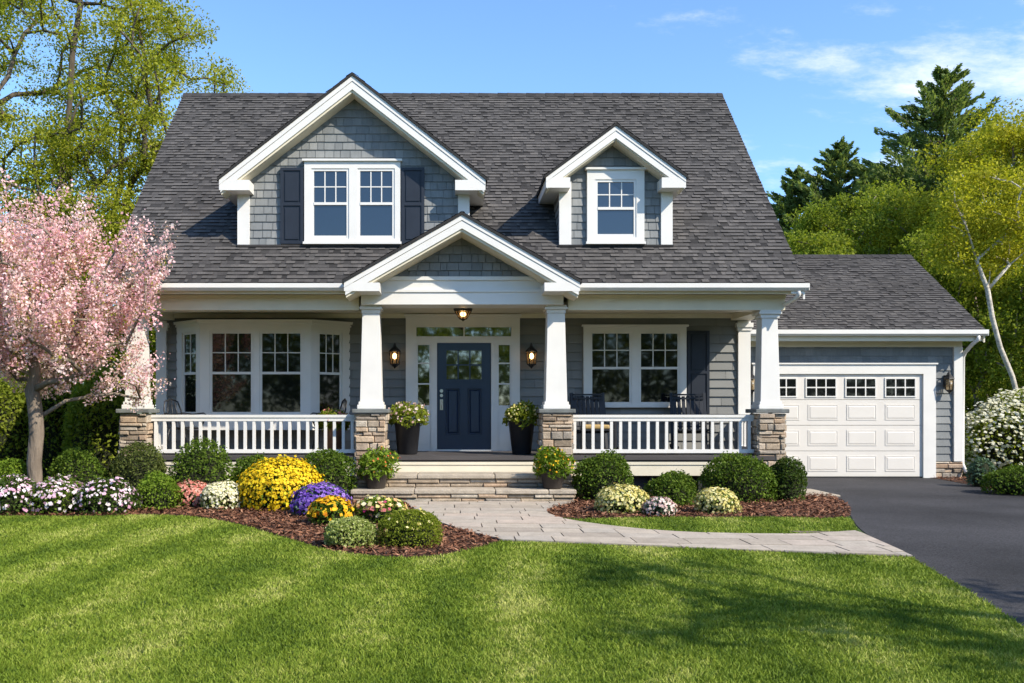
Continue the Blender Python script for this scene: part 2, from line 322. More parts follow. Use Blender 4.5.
class MB:
    def __init__(s, M=IDM): s.V = []; s.F = []; s.A = []; s.S = []; s.M = M
    def add(s, vs, fs, v=None, smooth=False):
        b = len(s.V)
        for p in vs: s.V.append(s.M @ Vector(p))
        for f in fs:
            s.F.append([b + i for i in f]); s.A.append(rnd.random() if v is None else v); s.S.append(smooth)
        return s
    def box(s, x0, x1, y0, y1, z0, z1, v=None):
        vs = [(x0, y0, z0), (x1, y0, z0), (x1, y1, z0), (x0, y1, z0), (x0, y0, z1), (x1, y0, z1), (x1, y1, z1), (x0, y1, z1)]
        v = rnd.random() if v is None else v
        return s.add(vs, [(0, 3, 2, 1), (4, 5, 6, 7), (0, 1, 5, 4), (1, 2, 6, 5), (2, 3, 7, 6), (3, 0, 4, 7)], v)
    def frust(s, x, y, z0, z1, w0, w1, v=None):      # square tapered shaft
        a, b = w0 / 2, w1 / 2
        vs = [(x - a, y - a, z0), (x + a, y - a, z0), (x + a, y + a, z0), (x - a, y + a, z0), (x - b, y - b, z1), (x + b, y - b, z1), (x + b, y + b, z1), (x - b, y + b, z1)]
        v = rnd.random() if v is None else v
        return s.add(vs, [(0, 3, 2, 1), (4, 5, 6, 7), (0, 1, 5, 4), (1, 2, 6, 5), (2, 3, 7, 6), (3, 0, 4, 7)], v)
    def prism(s, poly, y0, y1, v=None):              # (x, z) outline, counter-clockwise seen from -y
        n = len(poly); v = rnd.random() if v is None else v
        vs = [(p[0], y0, p[1]) for p in poly] + [(p[0], y1, p[1]) for p in poly]
        fs = [tuple(range(n)), tuple(range(2 * n - 1, n - 1, -1))]
        for i in range(n):
            j = (i + 1) % n; fs.append((i, i + n, j + n, j))
        return s.add(vs, fs, v)
    def xprism(s, poly, x0, x1, v=None):             # (y, z) outline
        n = len(poly); v = rnd.random() if v is None else v
        vs = [(x0, p[0], p[1]) for p in poly] + [(x1, p[0], p[1]) for p in poly]
        fs = [tuple(range(n - 1, -1, -1)), tuple(range(n, 2 * n))]
        for i in range(n):
            j = (i + 1) % n; fs.append((i, j, j + n, i + n))
        return s.add(vs, fs, v)
    def zprism(s, poly, z0, z1, v=None):
        n = len(poly); v = rnd.random() if v is None else v
        vs = [(p[0], p[1], z0) for p in poly] + [(p[0], p[1], z1) for p in poly]
        fs = [tuple(range(n - 1, -1, -1)), tuple(range(n, 2 * n))]
        for i in range(n):
            j = (i + 1) % n; fs.append((i, j, j + n, i + n))
        return s.add(vs, fs, v)
    def tube(s, pts, rad, seg=8, v=None):
        pts = [Vector(p) for p in pts]; n = len(pts)
        if not isinstance(rad, (list, tuple)): rad = [rad] * n
        vs, fs = [], []
        a = None
        for i, p in enumerate(pts):
            d = (pts[min(i + 1, n - 1)] - pts[max(i - 1, 0)]).normalized()
            if a is None: a = d.cross(Vector((0.13, 0.31, 0.94)) if abs(d.z) < 0.9 else Vector((0.9, 0.3, 0.1))).normalized()
            a = (a - d * a.dot(d)).normalized(); b = d.cross(a)
            for k in range(seg):
                t = 2 * math.pi * k / seg
                vs.append(p + a * math.cos(t) * rad[i] + b * math.sin(t) * rad[i])
        for i in range(n - 1):
            for k in range(seg):
                k2 = (k + 1) % seg
                fs.append((i * seg + k, i * seg + k2, (i + 1) * seg + k2, (i + 1) * seg + k))
        v = v if v is not None else rnd.random()
        b0 = len(s.V); s.add(vs, fs, v, True)
        for f in (tuple(range(seg - 1, -1, -1)), tuple(range((n - 1) * seg, n * seg))):
            s.F.append([b0 + i for i in f]); s.A.append(v); s.S.append(False)
        return s
    def lathe(s, prof, c=(0, 0, 0), seg=20, v=None):
        vs, fs = [], []; n = len(prof)
        for r_, z_ in prof:
            for k in range(seg):
                t = 2 * math.pi * k / seg
                vs.append((c[0] + r_ * math.cos(t), c[1] + r_ * math.sin(t), c[2] + z_))
        for i in range(n - 1):
            for k in range(seg):
                k2 = (k + 1) % seg
                fs.append((i * seg + k, i * seg + k2, (i + 1) * seg + k2, (i + 1) * seg + k))
        fs.append(tuple(range(seg - 1, -1, -1))); fs.append(tuple(range((n - 1) * seg, n * seg)))
        return s.add(vs, fs, v if v is not None else rnd.random(), False)
    def courses(s, poly, exp, tabw=None, lift=0.02, top=0.004, gap=0.0, jit=0.0, lifts=None, start=None, shingle=False):
        """Lapped courses (boards, shakes or roof shingles) over a convex (x, z) outline; -y is outward."""
        z0 = min(p[1] for p in poly) if start is None else start
        z1 = max(p[1] for p in poly); x0 = min(p[0] for p in poly); x1 = max(p[0] for p in poly)
        k = 0
        while z0 + k * exp < z1 - 1e-4:
            a = z0 + k * exp; b = a + exp; x = x0 - (rnd.random() * tabw[1] if tabw else 0)
            while x < x1:
                w = rnd.uniform(*tabw) if tabw else (x1 - x0 + 1e-3)
                aj = a + (rnd.uniform(0, jit) if jit else 0)
                q = clip([(x + gap / 2, aj), (x + w - gap / 2, aj), (x + w - gap / 2, b), (x + gap / 2, b)], poly)
                lf = rnd.choice(lifts) if lifts else lift
                if len(q) >= 3:
                    vv = rnd.random()
                    if shingle:                      # laminated shingles: raised tan tabs, narrow dark gaps between them
                        dk = rnd.random() < .32
                        vv = rnd.uniform(0, .38) if dk else rnd.uniform(.42, .95); lf = .007 if dk else rnd.uniform(.015, .024)
                    off = lambda z_: -(lf + (top - lf) * (z_ - a) / (b - a))
                    s.add([(p[0], off(p[1]), p[1]) for p in q], [tuple(range(len(q)))], vv)
                    lo = sorted([p for p in q if abs(p[1] - aj) < 1e-6])
                    if len(lo) >= 2:
                        p, r_ = lo[0], lo[-1]; o = off(aj)
                        s.add([(p[0], 0, p[1]), (r_[0], 0, r_[1]), (r_[0], o, r_[1]), (p[0], o, p[1])], [(0, 1, 2, 3)], 0.0 if shingle else vv)
                x += w
            k += 1
        return s
    def stones(s, w, h, rows=(0.07, 0.13), lens=(0.14, 0.36), dep=0.06):
        """Ledge stones over the face x -w/2..w/2, z 0..h; -y outward."""
        z = 0.0
        while z < h - 0.01:
            hh = min(rnd.uniform(*rows), h - z)
            if h - z - hh < 0.04: hh = h - z
            x = -w / 2
            while x < w / 2 - 0.01:
                l = min(rnd.uniform(*lens), w / 2 - x)
                if w / 2 - x - l < 0.07: l = w / 2 - x
                o = rnd.uniform(0.0, 0.045); e = 0.014; g = 0.004
                xa, xb, za, zb = x + g, x + l - g, z + g, z + hh - g
                j = lambda: rnd.uniform(-0.006, 0.006)
                vs = [(xa, dep, za), (xb, dep, za), (xb, dep, zb), (xa, dep, zb),
                      (xa, -o + e, za), (xb, -o + e, za), (xb, -o + e, zb), (xa, -o + e, zb),
                      (xa + e + j(), -o, za + e), (xb - e + j(), -o + j(), za + e), (xb - e + j(), -o, zb - e + j()), (xa + e, -o + j(), zb - e + j())]
                fs = []
                for b_ in (0, 4):
                    for i in range(4):
                        k = (i + 1) % 4; fs.append((b_ + i, b_ + k, b_ + 4 + k, b_ + 4 + i))
                fs.append((8, 9, 10, 11))
                s.add(vs, fs, rnd.random())
                x += l
            z += hh
        return s
    def build(s, name, m, parent=None, bevel=None, loc=None):
        org = Vector(loc) if loc is not None else (ORG.get(parent.name, Vector((0, 0, 0))) if parent is not None else Vector((0, 0, 0)))
        me = bpy.data.meshes.new(name)
        me.from_pydata([tuple(p - org) for p in s.V], [], s.F)
        me.polygons.foreach_set('use_smooth', s.S)
        a = me.attributes.new('v', 'FLOAT', 'FACE'); a.data.foreach_set('value', s.A)
        me.materials.append(m); me.update()
        o = bpy.data.objects.new(name, me)
        if loc is not None and parent is None: o.location = loc
        finish(o, parent)
        ORG[o.name] = org
        if bevel:
            b = o.modifiers.new('bevel', 'BEVEL'); b.width = bevel; b.segments = 2; b.limit_method = 'ANGLE'
        return o

def quads_obj(name, V, A, m, parent=None, loc=None):
    """V: (n, 4, 3) quads in world space, A: n values."""
    n = len(V)
    org = np.array(loc if loc is not None else (ORG.get(parent.name, Vector((0, 0, 0))) if parent is not None else (0, 0, 0)), dtype=float)
    me = bpy.data.meshes.new(name)
    me.vertices.add(n * 4); me.loops.add(n * 4); me.polygons.add(n)
    me.vertices.foreach_set('co', (V.reshape(-1, 3) - org).astype(np.float32).ravel())
    me.loops.foreach_set('vertex_index', np.arange(n * 4, dtype=np.int32))
    me.polygons.foreach_set('loop_start', np.arange(0, n * 4, 4, dtype=np.int32))
    me.polygons.foreach_set('loop_total', np.full(n, 4, dtype=np.int32))
    a = me.attributes.new('v', 'FLOAT', 'FACE'); a.data.foreach_set('value', np.clip(A, 0, 1).astype(np.float32))
    me.materials.append(m); me.update(calc_edges=True)
    o = bpy.data.objects.new(name, me)
    if loc is not None and parent is None: o.location = loc
    finish(o, parent); ORG[o.name] = Vector(org)
    return o

def unit(v): return v / (np.linalg.norm(v, axis=1, keepdims=True) + 1e-9)
def leaf_quads(rng, P, size, asp=0.55, nrm=None, bias=0.0, fold=0.15):
    """Folded diamond leaves at points P; nrm/bias turn their faces outward."""
    n = len(P)
    nn = unit(rng.normal(size=(n, 3)))
    if nrm is not None: nn = unit(nn * (1 - bias) + nrm * bias)
    a = unit(np.cross(nn, unit(rng.normal(size=(n, 3)))))
    b = np.cross(nn, a)
    L = (size * rng.uniform(0.5, 1.55, (n, 1)))
    c0 = P - a * L * 0.5
    return np.stack([c0, P + b * L * asp * 0.5 + nn * L * fold * rng.uniform(-1, 1, (n, 1)), P + a * L * 0.5, P - b * L * asp * 0.5 + nn * L * fold * rng.uniform(-1, 1, (n, 1))], 1)

def in_poly(P, poly):
    x, y = P[:, 0], P[:, 1]; ins = np.zeros(len(P), bool)
    n = len(poly)
    for i in range(n):
        x0, y0 = poly[i - 1]; x1, y1 = poly[i]
        c = ((y0 > y) != (y1 > y)) & (x < (x1 - x0) * (y - y0) / (y1 - y0 + 1e-12) + x0)
        ins ^= c
    return ins

# ------------------------------------------------------------------ ground, drive, path, beds
def smooth_poly(pts, it=2):
    for _ in range(it):
        q = []
        for i in range(len(pts) - 1):
            a, b = pts[i], pts[i + 1]
            q += [(a[0] * .75 + b[0] * .25, a[1] * .75 + b[1] * .25), (a[0] * .25 + b[0] * .75, a[1] * .25 + b[1] * .75)]
        pts = [pts[0]] + q + [pts[-1]]
    return pts

g = MB(); g.add([(-400, -400, 0), (400, -400, 0), (400, 400, 0), (-400, 400, 0)], [(0, 1, 2, 3)])
tag(g.build('ground', M_ground), kind='structure')

drive_l = smooth_poly([(6.42, 18.72), (6.36, 15.6), (6.0, 13.7), (5.38, 12.1), (4.75, 10.4), (4.42, 8.6), (3.84, 6.17), (3.3, 4.4), (2.5, 2), (2.0, -9)])
drive_r = smooth_poly([(10.0, 18.72), (9.95, 17.9), (9.5, 15.2), (9.15, 13), (8.8, 10), (8.4, 6), (7.6, 2), (7.2, -9)])
drive = drive_l[::-1] + drive_r        # clockwise order fixed below
g = MB(); g.zprism([(x, y) for x, y in drive][::-1], -0.05, 0.007)
tag(g.build('driveway', M_asphalt), kind='structure')
g = MB(); g.box(5.72, 6.38, 14.7, 15.9, -0.02, 0.03)
tag(g.build('kerb_slab', M_tread, bevel=0.01), kind='structure')

path_left = smooth_poly([(-0.68, 13.70), (-0.50, 12.6), (-0.12, 11.1), (0.23, 10.35), (0.56, 9.70)])
path_front = smooth_poly([(0.56, 9.70), (1.57, 9.42), (2.54, 9.13), (3.45, 8.88), (4.43, 8.62)])
path_back = smooth_poly([(4.70, 10.40), (3.93, 10.10), (2.84, 10.22), (2.23, 10.56), (1.80, 11.02), (1.42, 11.6), (1.30, 12.3), (1.45, 13.0), (1.90, 13.70)])
path_poly = path_left + path_front[1:] + [(4.55, 9.4)] + path_back
g = MB(); g.zprism(path_poly, -0.05, 0.016)
walk = tag(g.build('path', M_joint), kind='structure')
g = MB()
z = 8.4; row = 0
while z < 13.8:
    hh = rnd.uniform(0.30, 0.46); x = -1.2 - rnd.random() * 0.5
    while x < 5.2:
        w = rnd.uniform(0.38, 0.85); gp = 0.007
        # a course bows with the walk's curve
        bow = lambda xx: -0.10 * (xx - 1.0) if xx > 0.2 else 0.08
        r4 = [(x + gp, z + gp + bow(x)), (x + w - gp, z + gp + bow(x + w)), (x + w - gp, z + hh - gp + bow(x + w)), (x + gp, z + hh - gp + bow(x))]
        q = clip(path_poly, r4)
        if len(q) >= 3:
            ar = 0.5 * abs(sum(q[i - 1][0] * q[i][1] - q[i][0] * q[i - 1][1] for i in range(len(q))))
            if ar > 0.004:
                up = 0.030 + rnd.uniform(-0.003, 0.003)
                g.zprism(q, 0.01, up)
        x += w
    z += hh
pav = g.build('paving', M_paver); tag(pav, kind='structure')

bed_front = smooth_poly([(-13, 12.6), (-9, 12.3), (-5.97, 11.94), (-4.8, 11.95), (-3.79, 12.17), (-2.79, 11.41), (-1.75, 9.83), (-1.19, 8.94), (-0.477, 8.55), (0.05, 8.80), (0.56, 9.70)])
bed_left_poly = bed_front + path_left[::-1][1:] + [(-0.8, 14.9), (-13, 14.9)]
bed_right_poly = [(1.90, 13.70)] + path_back[::-1][1:10] + smooth_poly([(1.38, 11.72), (1.82, 11.70), (2.63, 11.83), (3.98, 11.90), (4.95, 11.70), (5.30, 11.92), (5.62, 12.6), (5.98, 13.6), (6.3, 14.9)]) + [(1.9, 14.9)]
bed_drive_poly = smooth_poly([(10.0, 18.74), (9.96, 17.8), (9.52, 15.3), (9.35, 14.2), (10.5, 13.6), (13, 13.8), (15, 15)]) + [(15, 19.2), (10.0, 19.2)]
def mulch(poly, name, n, dmin):
    b = MB(); b.zprism(poly, -0.05, 0.012)
    o = b.build(name, M_soil); tag(o, kind='structure')
    P = np.array(poly); lo, hi = P.min(0), P.max(0)
    lo[1] = max(lo[1], dmin); lo[0] = max(lo[0], -8.2)
    Q = NPR.uniform(lo, hi, (n * 2, 2)); Q = Q[in_poly(Q, poly)][:n]
    k = len(Q)
    zc = np.abs(NPR.normal(0.014, 0.018, k)) + 0.008
    C = np.column_stack([Q, zc])
    up = np.tile(np.array([[0, 0, 1.0]]), (k, 1))
    V = leaf_quads(NPR, C, np.full((k, 1), 0.062), 0.30, up, 0.62, 0.1)
    V[:, :, 2] = np.maximum(V[:, :, 2], 0.014)
    c = quads_obj('mulch_chips', V, NPR.random(k) ** 1.2, M_mulch); tag(c, kind='stuff')
mulch(bed_left_poly, 'mulch_bed', 30000, 8.4)
mulch(bed_right_poly, 'mulch_bed', 13000, 11.4)
mulch(bed_drive_poly, 'mulch_bed', 7000, 13.5)

# grass blades
lawn_poly = [(-9.5, 12.35)] + [p for p in bed_front if p[0] > -9.3] + path_front[1:] + [p for p in drive_l if p[1] < 8.6] + [(2.2, -1), (-9.5, -1)]
strip_poly = path_back[:-10] if False else [p for p in path_back if p[1] < 11.65 and p[0] > 1.35] + [(1.40, 11.70), (1.82, 11.68), (2.63, 11.81), (3.98, 11.88), (4.95, 11.68), (5.16, 11.86), (5.22, 11.75), (4.95, 11.0), (4.72, 10.42)]
def blades(poly, bands, k):
    Vs = []
    P = np.array(poly); lo, hi = P.min(0), P.max(0)
    for d0, d1 in bands:
        dm = (d0 + d1) / 2
        xl = max(lo[0], -0.52 * d1 - 1.6); xr = min(hi[0], 0.66 * d1 + 1.2)
        n = int((xr - xl) * (d1 - d0) * k * (4.5 / dm) ** 1.45)
        Q = NPR.uniform((xl, d0), (xr, d1), (n, 2)); Q = Q[in_poly(Q, poly)]
        n = len(Q)
        if not n: continue
        ang = NPR.uniform(0, 2 * math.pi, n); wd = 0.0036 * (dm / 4.5) ** 0.75 * NPR.uniform(0.7, 1.3, n)
        hgt = NPR.uniform(0.013, 0.033, n) * (1 + 0.15 * np.sin(Q[:, 0] * 3.1) * np.sin(Q[:, 1] * 2.3)); lean = NPR.normal(0, 0.62, (n, 2)) * hgt[:, None]
        b = np.column_stack([Q, np.full(n, 0.0)]); wv = np.column_stack([np.cos(ang) * wd, np.sin(ang) * wd, np.zeros(n)])
        tip = b + np.column_stack([lean, hgt])
        Vs.append(np.stack([b - wv, b + wv, tip + wv * 0.35, tip - wv * 0.35], 1))
    V = np.concatenate(Vs)
    return V
V = blades(lawn_poly, [(2.6, 4.2), (4.2, 5.2), (5.2, 6.4), (6.4, 8), (8, 10), (10, 12.4)], 13500)
tag(quads_obj('grass', V, NPR.random(len(V)), M_grass), kind='stuff')
V = blades(strip_poly, [(10, 12.0)], 11500)
tag(quads_obj('grass', V, NPR.random(len(V)), M_grass), kind='stuff')

# ------------------------------------------------------------------ the house
FLOOR = 0.666
WALL_Y = 16.6
XL, XR = -5.38, 5.50            # side walls
RL, RR = -5.60, 5.72            # roof edges
EY, EZ, RY, RZ_ = 14.5, 3.466, 18.9, 8.04
BY = 2 * RY - EY
SL = math.atan2(RZ_ - EZ, RY - EY)
house = thing('house', 'grey shingled cottage with dark roof, two white trimmed dormers and a columned porch', 'house', (0.05, WALL_Y, 0))
def part(mb, name, m, parent=house, **k): return mb.build(name, m, parent, **k)

# walls
b = MB(); b.box(XL + .02, XR - .02, WALL_Y + .02, 22.75, 0, 3.25)
b.xprism([(15.0, 3.30), (22.8, 3.30), (RY, RZ_ - .30)], XL + .02, XR - .02)
core = part(b, 'wall', M_porchwall)
b = MB(frame((0, WALL_Y + .02, 0))); b.courses([(XL, FLOOR - .3), (XR, FLOOR - .3), (XR, 3.24), (XL, 3.24)], 0.163, (0.5, 1.3), 0.034, gap=.006)
part(b, 'front_siding', M_porchwall)
for sx, o in ((XR - .02, (XR - .02, 0, 0)), (XL + .02, (XL + .02, 0, 0))):
    right = sx > 0
    b = MB(frame(o, (0, 1, 0) if right else (0, -1, 0)))
    k = 1 if right else -1
    pl = [(WALL_Y * k, 0.0), (22.75 * k, 0.0), (22.75 * k, 3.25), (WALL_Y * k, 3.25)]
    pg = [(15.0 * k, 3.30), (22.8 * k, 3.30), (RY * k, RZ_ - .30)]
    if not right: pl = [pl[1], pl[0], pl[3], pl[2]]; pg = [pg[1], pg[0], pg[2]]
    b.courses(pl, 0.163, (1.6, 3.2), 0.022); b.courses(pg, 0.163, (1.0, 2.4), 0.022, start=3.30)
    part(b, 'gable_siding', M_siding)
b = MB(); b.box(XL, XR, 22.75, 22.78, 0, 3.3); part(b, 'rear_siding', M_siding)

# main roof: slab, shingles front and back, rake boards, ridge caps
b = MB()
def roofband(t0, t1): return [(EY, EZ - t0), (RY, RZ_ - t0), (BY, EZ - t0), (BY, EZ - t1), (RY, RZ_ - t1), (EY, EZ - t1)]
rp = roofband(0.0, 0.10)
NX0, NX1, NY = 0.19 - 1.5, 0.19 + 1.5, 14.5 + 0.098 * 5 * math.cos(SL)      # the portico roof replaces the eave here
b.xprism(rp[::-1], RL, NX0, 0.1); b.xprism(rp[::-1], NX1, RR, 0.1)
NZ = EZ + (NY - EY) * math.tan(SL)
b.xprism([(NY, NZ), (RY, RZ_), (BY, EZ), (BY, EZ - .1), (RY, RZ_ - .1), (NY, NZ - .1)][::-1], NX0, NX1, 0.1)
slope_len = math.hypot(RY - EY, RZ_ - EZ)
b.M = frame((0, EY, EZ + .003), (1, 0, 0), (0, math.cos(SL), math.sin(SL)))
for xa, xb, za, zb in ((RL, NX0, 0, .490), (NX1, RR, 0, .490), (RL, RR, .490, slope_len)):
    b.courses([(xa, za), (xb, za), (xb, zb), (xa, zb)], 0.098, (0.045, 0.15), top=0.002, start=za, shingle=True)
b.M = frame((0, BY, EZ + .003), (-1, 0, 0), (0, -math.cos(SL), math.sin(SL)))
b.courses([(-RR, 0), (-RL, 0), (-RL, slope_len), (-RR, slope_len)], 0.142, (0.2, 0.6), lifts=(0.006, 0.012), top=0.002)
roof = part(b, 'roof', M_roof)
b = MB(); x = RL
while x < RR - .01:
    w = min(0.2, RR - x)
    for s_ in (1, -1):
        zd = (0, math.cos(SL) * s_, math.sin(SL))
        cc = math.cos(SL) * 0.13; ss = math.sin(SL) * 0.13; h = 0.03 + rnd.uniform(-.003, .004)
        b.add([(x, RY - s_ * cc, RZ_ - ss + h), (x + w, RY - s_ * cc, RZ_ - ss + h - .006), (x + w, RY, RZ_ + h + .004), (x, RY, RZ_ + h + .010)], [(0, 1, 2, 3) if s_ == 1 else (3, 2, 1, 0)])
    x += w
part(b, 'ridge_cap', M_ridge, roof)
for x0, x1, xa, xb in ((RL, RL + .03, RL + .03, XL), (RR - .03, RR, XR, RR - .03)):
    b = MB(); b.xprism(roofband(0.102, 0.26)[::-1], x0, x1); b.xprism(roofband(0.102, 0.17)[::-1], xa, xb)
    part(b, 'rake_board', M_white, roof)
# eave: fascia, gutter, soffit
PX0, PX1 = X(344, 14.2), X(580, 14.2)         # portico eaves
b = MB(); 
for xa, xb in ((RL + .03, NX0), (NX1, RR - .03)):
    b = MB(); b.box(xa, xb, 14.56, 14.60, 3.30, 3.44); b.box(xa, xb, 14.60, 14.86, 3.325, 3.345); part(b, 'eave_soffit', M_cream, roof)
for x0, x1 in ((RL - .02, PX0 + .06), (PX1 - .06, RR + .05)):
    b = MB(); b.xprism([(14.56, 3.34), (14.47, 3.34), (14.43, 3.385), (14.43, 3.455), (14.44, 3.455), (14.445, 3.39), (14.475, 3.355), (14.56, 3.355)][::-1], x0, x1)
    b.box(x0, x0 + .01, 14.435, 14.56, 3.345, 3.455); b.box(x1 - .01, x1, 14.435, 14.56, 3.345, 3.455)
    part(b, 'gutter', M_white)
b = MB(); b.tube([(5.62, 14.50, 3.36), (5.62, 14.50, 3.28), (5.60, 14.62, 3.22), (5.47, 14.98, 3.12), (5.44, 15.24, 3.04), (5.44, 15.28, 2.9), (5.44, 15.28, 1.5), (5.44, 15.30, 0.05)], 0.035, 8)
part(b, 'downspout', M_white)

# porch beams, ceiling, crown trim
b = MB()
b.box(XL - .02, -1.5, 14.85, 15.15, 3.07, 3.322); b.box(XL - .02, XL + .31, 15.15, 16.57, 3.07, 3.322); b.box(XL - .03, -1.5, 14.825, 14.85, 3.27, 3.318)
part(b, 'porch_beam', M_cream)
b = MB(); b.box(1.95, XR + .03, 14.85, 15.15, 3.07, 3.322); b.box(5.17, XR + .03, 15.15, 16.57, 3.07, 3.322); b.box(1.95, XR + .04, 14.825, 14.85, 3.27, 3.318)
part(b, 'porch_beam', M_cream)
b = MB(); b.box(XL + .3, 5.17, 15.15, 16.6, 3.20, 3.24)
for k in range(9): b.box(XL + .3, 5.17, 15.18 + k * .16, 15.325 + k * .16, 3.192, 3.2005)
part(b, 'porch_ceiling', M_cream)
b = MB(); b.box(XL + .3, 5.17, 16.53, 16.575, 3.11, 3.19); part(b, 'crown_trim', M_cream)

# deck, skirt
b = MB(); b.box(XL - .02, XR + .02, 14.80, 16.6, 0.57, 0.60)
k = 14.76
while k < 16.55:
    b.box(XL - .04, XR + .04, k, k + .135, 0.60, FLOOR); k += .14
part(b, 'porch_floor', M_deck)
b = MB(); b.box(XL, XR, 14.80, 14.83, 0.34, 0.569); b.box(XL, XL + .03, 14.83, 16.6, 0.34, 0.569); b.box(XR - .03, XR, 14.83, 16.6, 0.34, 0.569)
b.box(XL, XR, 14.785, 14.80, 0.52, 0.568)
part(b, 'porch_skirt', M_cream)
b = MB(); b.box(XL + .02, XR - .02, 14.95, 16.55, 0.0, 0.56)  # dark box put in for the shaded void beneath the deck
for k in range(9): b.box(2.1 + k * .4, 2.16 + k * .4, 14.86, 14.92, 0.0, 0.35)
part(b, 'shade_fill_and_posts', M_dark)

# columns on stone piers
COLY = 15.0
def column(cx, top, yc=COLY, k_=1.0, h=.245):
    z1 = 1.437
    s = MB(); s.frust(cx, yc, z1 + .12, top - .13, 0.355 * k_, 0.285 * k_, 0.5)
    c = part(s, 'column', M_white, bevel=0.006)
    k = MB(); w_ = .22 * k_; k.box(cx - w_, cx + w_, yc - w_, yc + w_, z1, z1 + .07); w_ = .20 * k_; k.box(cx - w_, cx + w_, yc - w_, yc + w_, z1 + .07, z1 + .12)
    part(k, 'plinth', M_white, c, bevel=0.008)
    k = MB()
    for w_, a_, c_ in ((.155, .13, .07), (.185, .07, .03), (.17, .03, 0)): k.box(cx - w_, cx + w_, yc - w_, yc + w_, top - a_, top - c_)
    part(k, 'capital', M_white, c, bevel=0.005)
    k = MB()
    k.box(cx - h + .03, cx + h - .03, yc - h + .03, yc + h - .03, 0, 1.36, 0.5)
    core = part(k, 'pier_core', M_mortar, c)
    k = MB()
    for xd, o in (((1, 0, 0), (cx, yc - h, 0)), ((0, 1, 0), (cx + h, yc, 0)), ((0, -1, 0), (cx - h, yc, 0)), ((-1, 0, 0), (cx, yc + h, 0))):
        k.M = frame(o, xd); k.stones(2 * h, 1.365, rows=(.05, .135), lens=(.10, .38))
    part(k, 'stone_pier', M_stone, c)
    k = MB(); w_ = h + .055; k.box(cx - w_, cx + w_, yc - w_, yc + w_, 1.37, z1)
    part(k, 'pier_cap', M_cap, c, bevel=0.012)
    return c
CX = [X(138, 15), X(371.8, 15), X(555, 15), X(767, 15)]
column(CX[0], 3.07, k_=.92, h=.22); column(CX[1], 3.145, 14.97); column(CX[2], 3.145, 14.97); column(CX[3], 3.07, k_=.92, h=.22)

# railings with single balusters
bal_me = None
def railing(p0, p1):
    global bal_me
    p0, p1 = Vector(p0), Vector(p1); L = (p1 - p0).length; d = (p1 - p0).normalized()
    M = frame((p0.x, p0.y, 0), (d.x, d.y, 0))
    r_ = MB(M); r_.box(0, L, -.045, .045, 1.295, 1.34); r_.box(0, L, -.03, .03, 1.235, 1.295); r_.box(0, L, -.03, .03, .705, .765)
    o = part(r_, 'railing', M_white)
    n = max(2, round(L / 0.152))
    for i in range(n):
        t = (i + .5) / n * L; q = p0 + d * t
        if bal_me is None:
            q_ = MB(); q_.box(-.024, .024, -.024, .024, 0.765, 1.235)
            bb = q_.build('baluster', M_white, None); bal_me = bb.data
        else:
            bb = bpy.data.objects.new('baluster', bal_me); COL.objects.link(bb)
        bb.parent = o; bb.location = Vector((q.x, q.y, 0)) - ORG[o.name]; bb.rotation_euler = (0, 0, math.atan2(d.y, d.x))
railing((CX[0] + .225, 15, 0), (CX[1] - .25, 15, 0)); railing((CX[2] + .25, 15, 0), (CX[3] - .225, 15, 0))
railing((CX[3] + .05, 15.27, 0), (CX[3] + .05, 16.5, 0)); railing((CX[0] - .05, 15.27, 0), (CX[0] - .05, 16.5, 0))

# corner boards at the wall
for x0, x1 in ((5.30, XR + .025), (XL - .025, XL + .16)):
    b = MB(); b.box(x0, x1, WALL_Y - .06, WALL_Y + .12, FLOOR, 3.06); b.box(x0 - .04, x1 + .04, WALL_Y - .10, WALL_Y + .1, 2.94, 3.02)
    b.box(x0 - .02, x1 + .02, WALL_Y - .08, WALL_Y + .1, 2.88, 2.94); part(b, 'corner_board', M_white)

# ------------------------------------------------------------------ windows
def sash_unit(win, M, x0, x1, z0, z1, pane_m, split=0.5):
    t = 0.042; zm = z0 + (z1 - z0) * split
    s = MB(M)
    s.box(x0, x0 + t, -.062, -.03, z0, z1); s.box(x1 - t, x1, -.062, -.03, z0, z1)
    s.box(x0 + t, x1 - t, -.062, -.03, z1 - t, z1); s.box(x0 + t, x1 - t, -.058, -.03, z0, z0 + t * 1.3); s.box(x0 + t, x1 - t, -.07, -.03, zm - .022, zm + .022)
    gx0, gx1 = x0 + t, x1 - t
    nc = 3 if x1 - x0 > .48 else 2
    for k in range(1, nc):
        xx = gx0 + (gx1 - gx0) * k / nc; s.box(xx - .009, xx + .009, -.052, -.032, zm + .022, z1 - t)
    zz_ = (zm + .022 + z1 - t) / 2; s.box(gx0, gx1, -.0505, -.032, zz_ - .009, zz_ + .009)
    part(s, 'sash', M_white, win)
    p = MB(M); p.box(x0 + .01, x1 - .01, -.04, -.034, z0 + .01, z1 - .01)
    part(p, 'pane', pane_m, win)
def window(M, x0, x1, z0, z1, cells, sz0, sz1, pane_m, head=0.10, crown=True, split=0.5):
    c = MB(M); xs = [x0] + [v for ab in cells for v in ab] + [x1]
    for i in range(0, len(xs), 2): c.box(xs[i], xs[i + 1], -.075, .0, sz0, sz1)
    c.box(x0, x1, -.0752, .0, sz1, z1); c.box(x0, x1, -.0752, .0, z0 + .04, sz0)
    if crown: c.box(x0 - .03, x1 + .03, -.115, .0, z1, z1 + .035)
    c.box(x0 - .02, x1 + .02, -.11, .0, z0, z0 + .04)
    w = part(c, 'window', M_white)
    for a, b_ in cells: sash_unit(w, M, a, b_, sz0, sz1, pane_m, split)
    return w
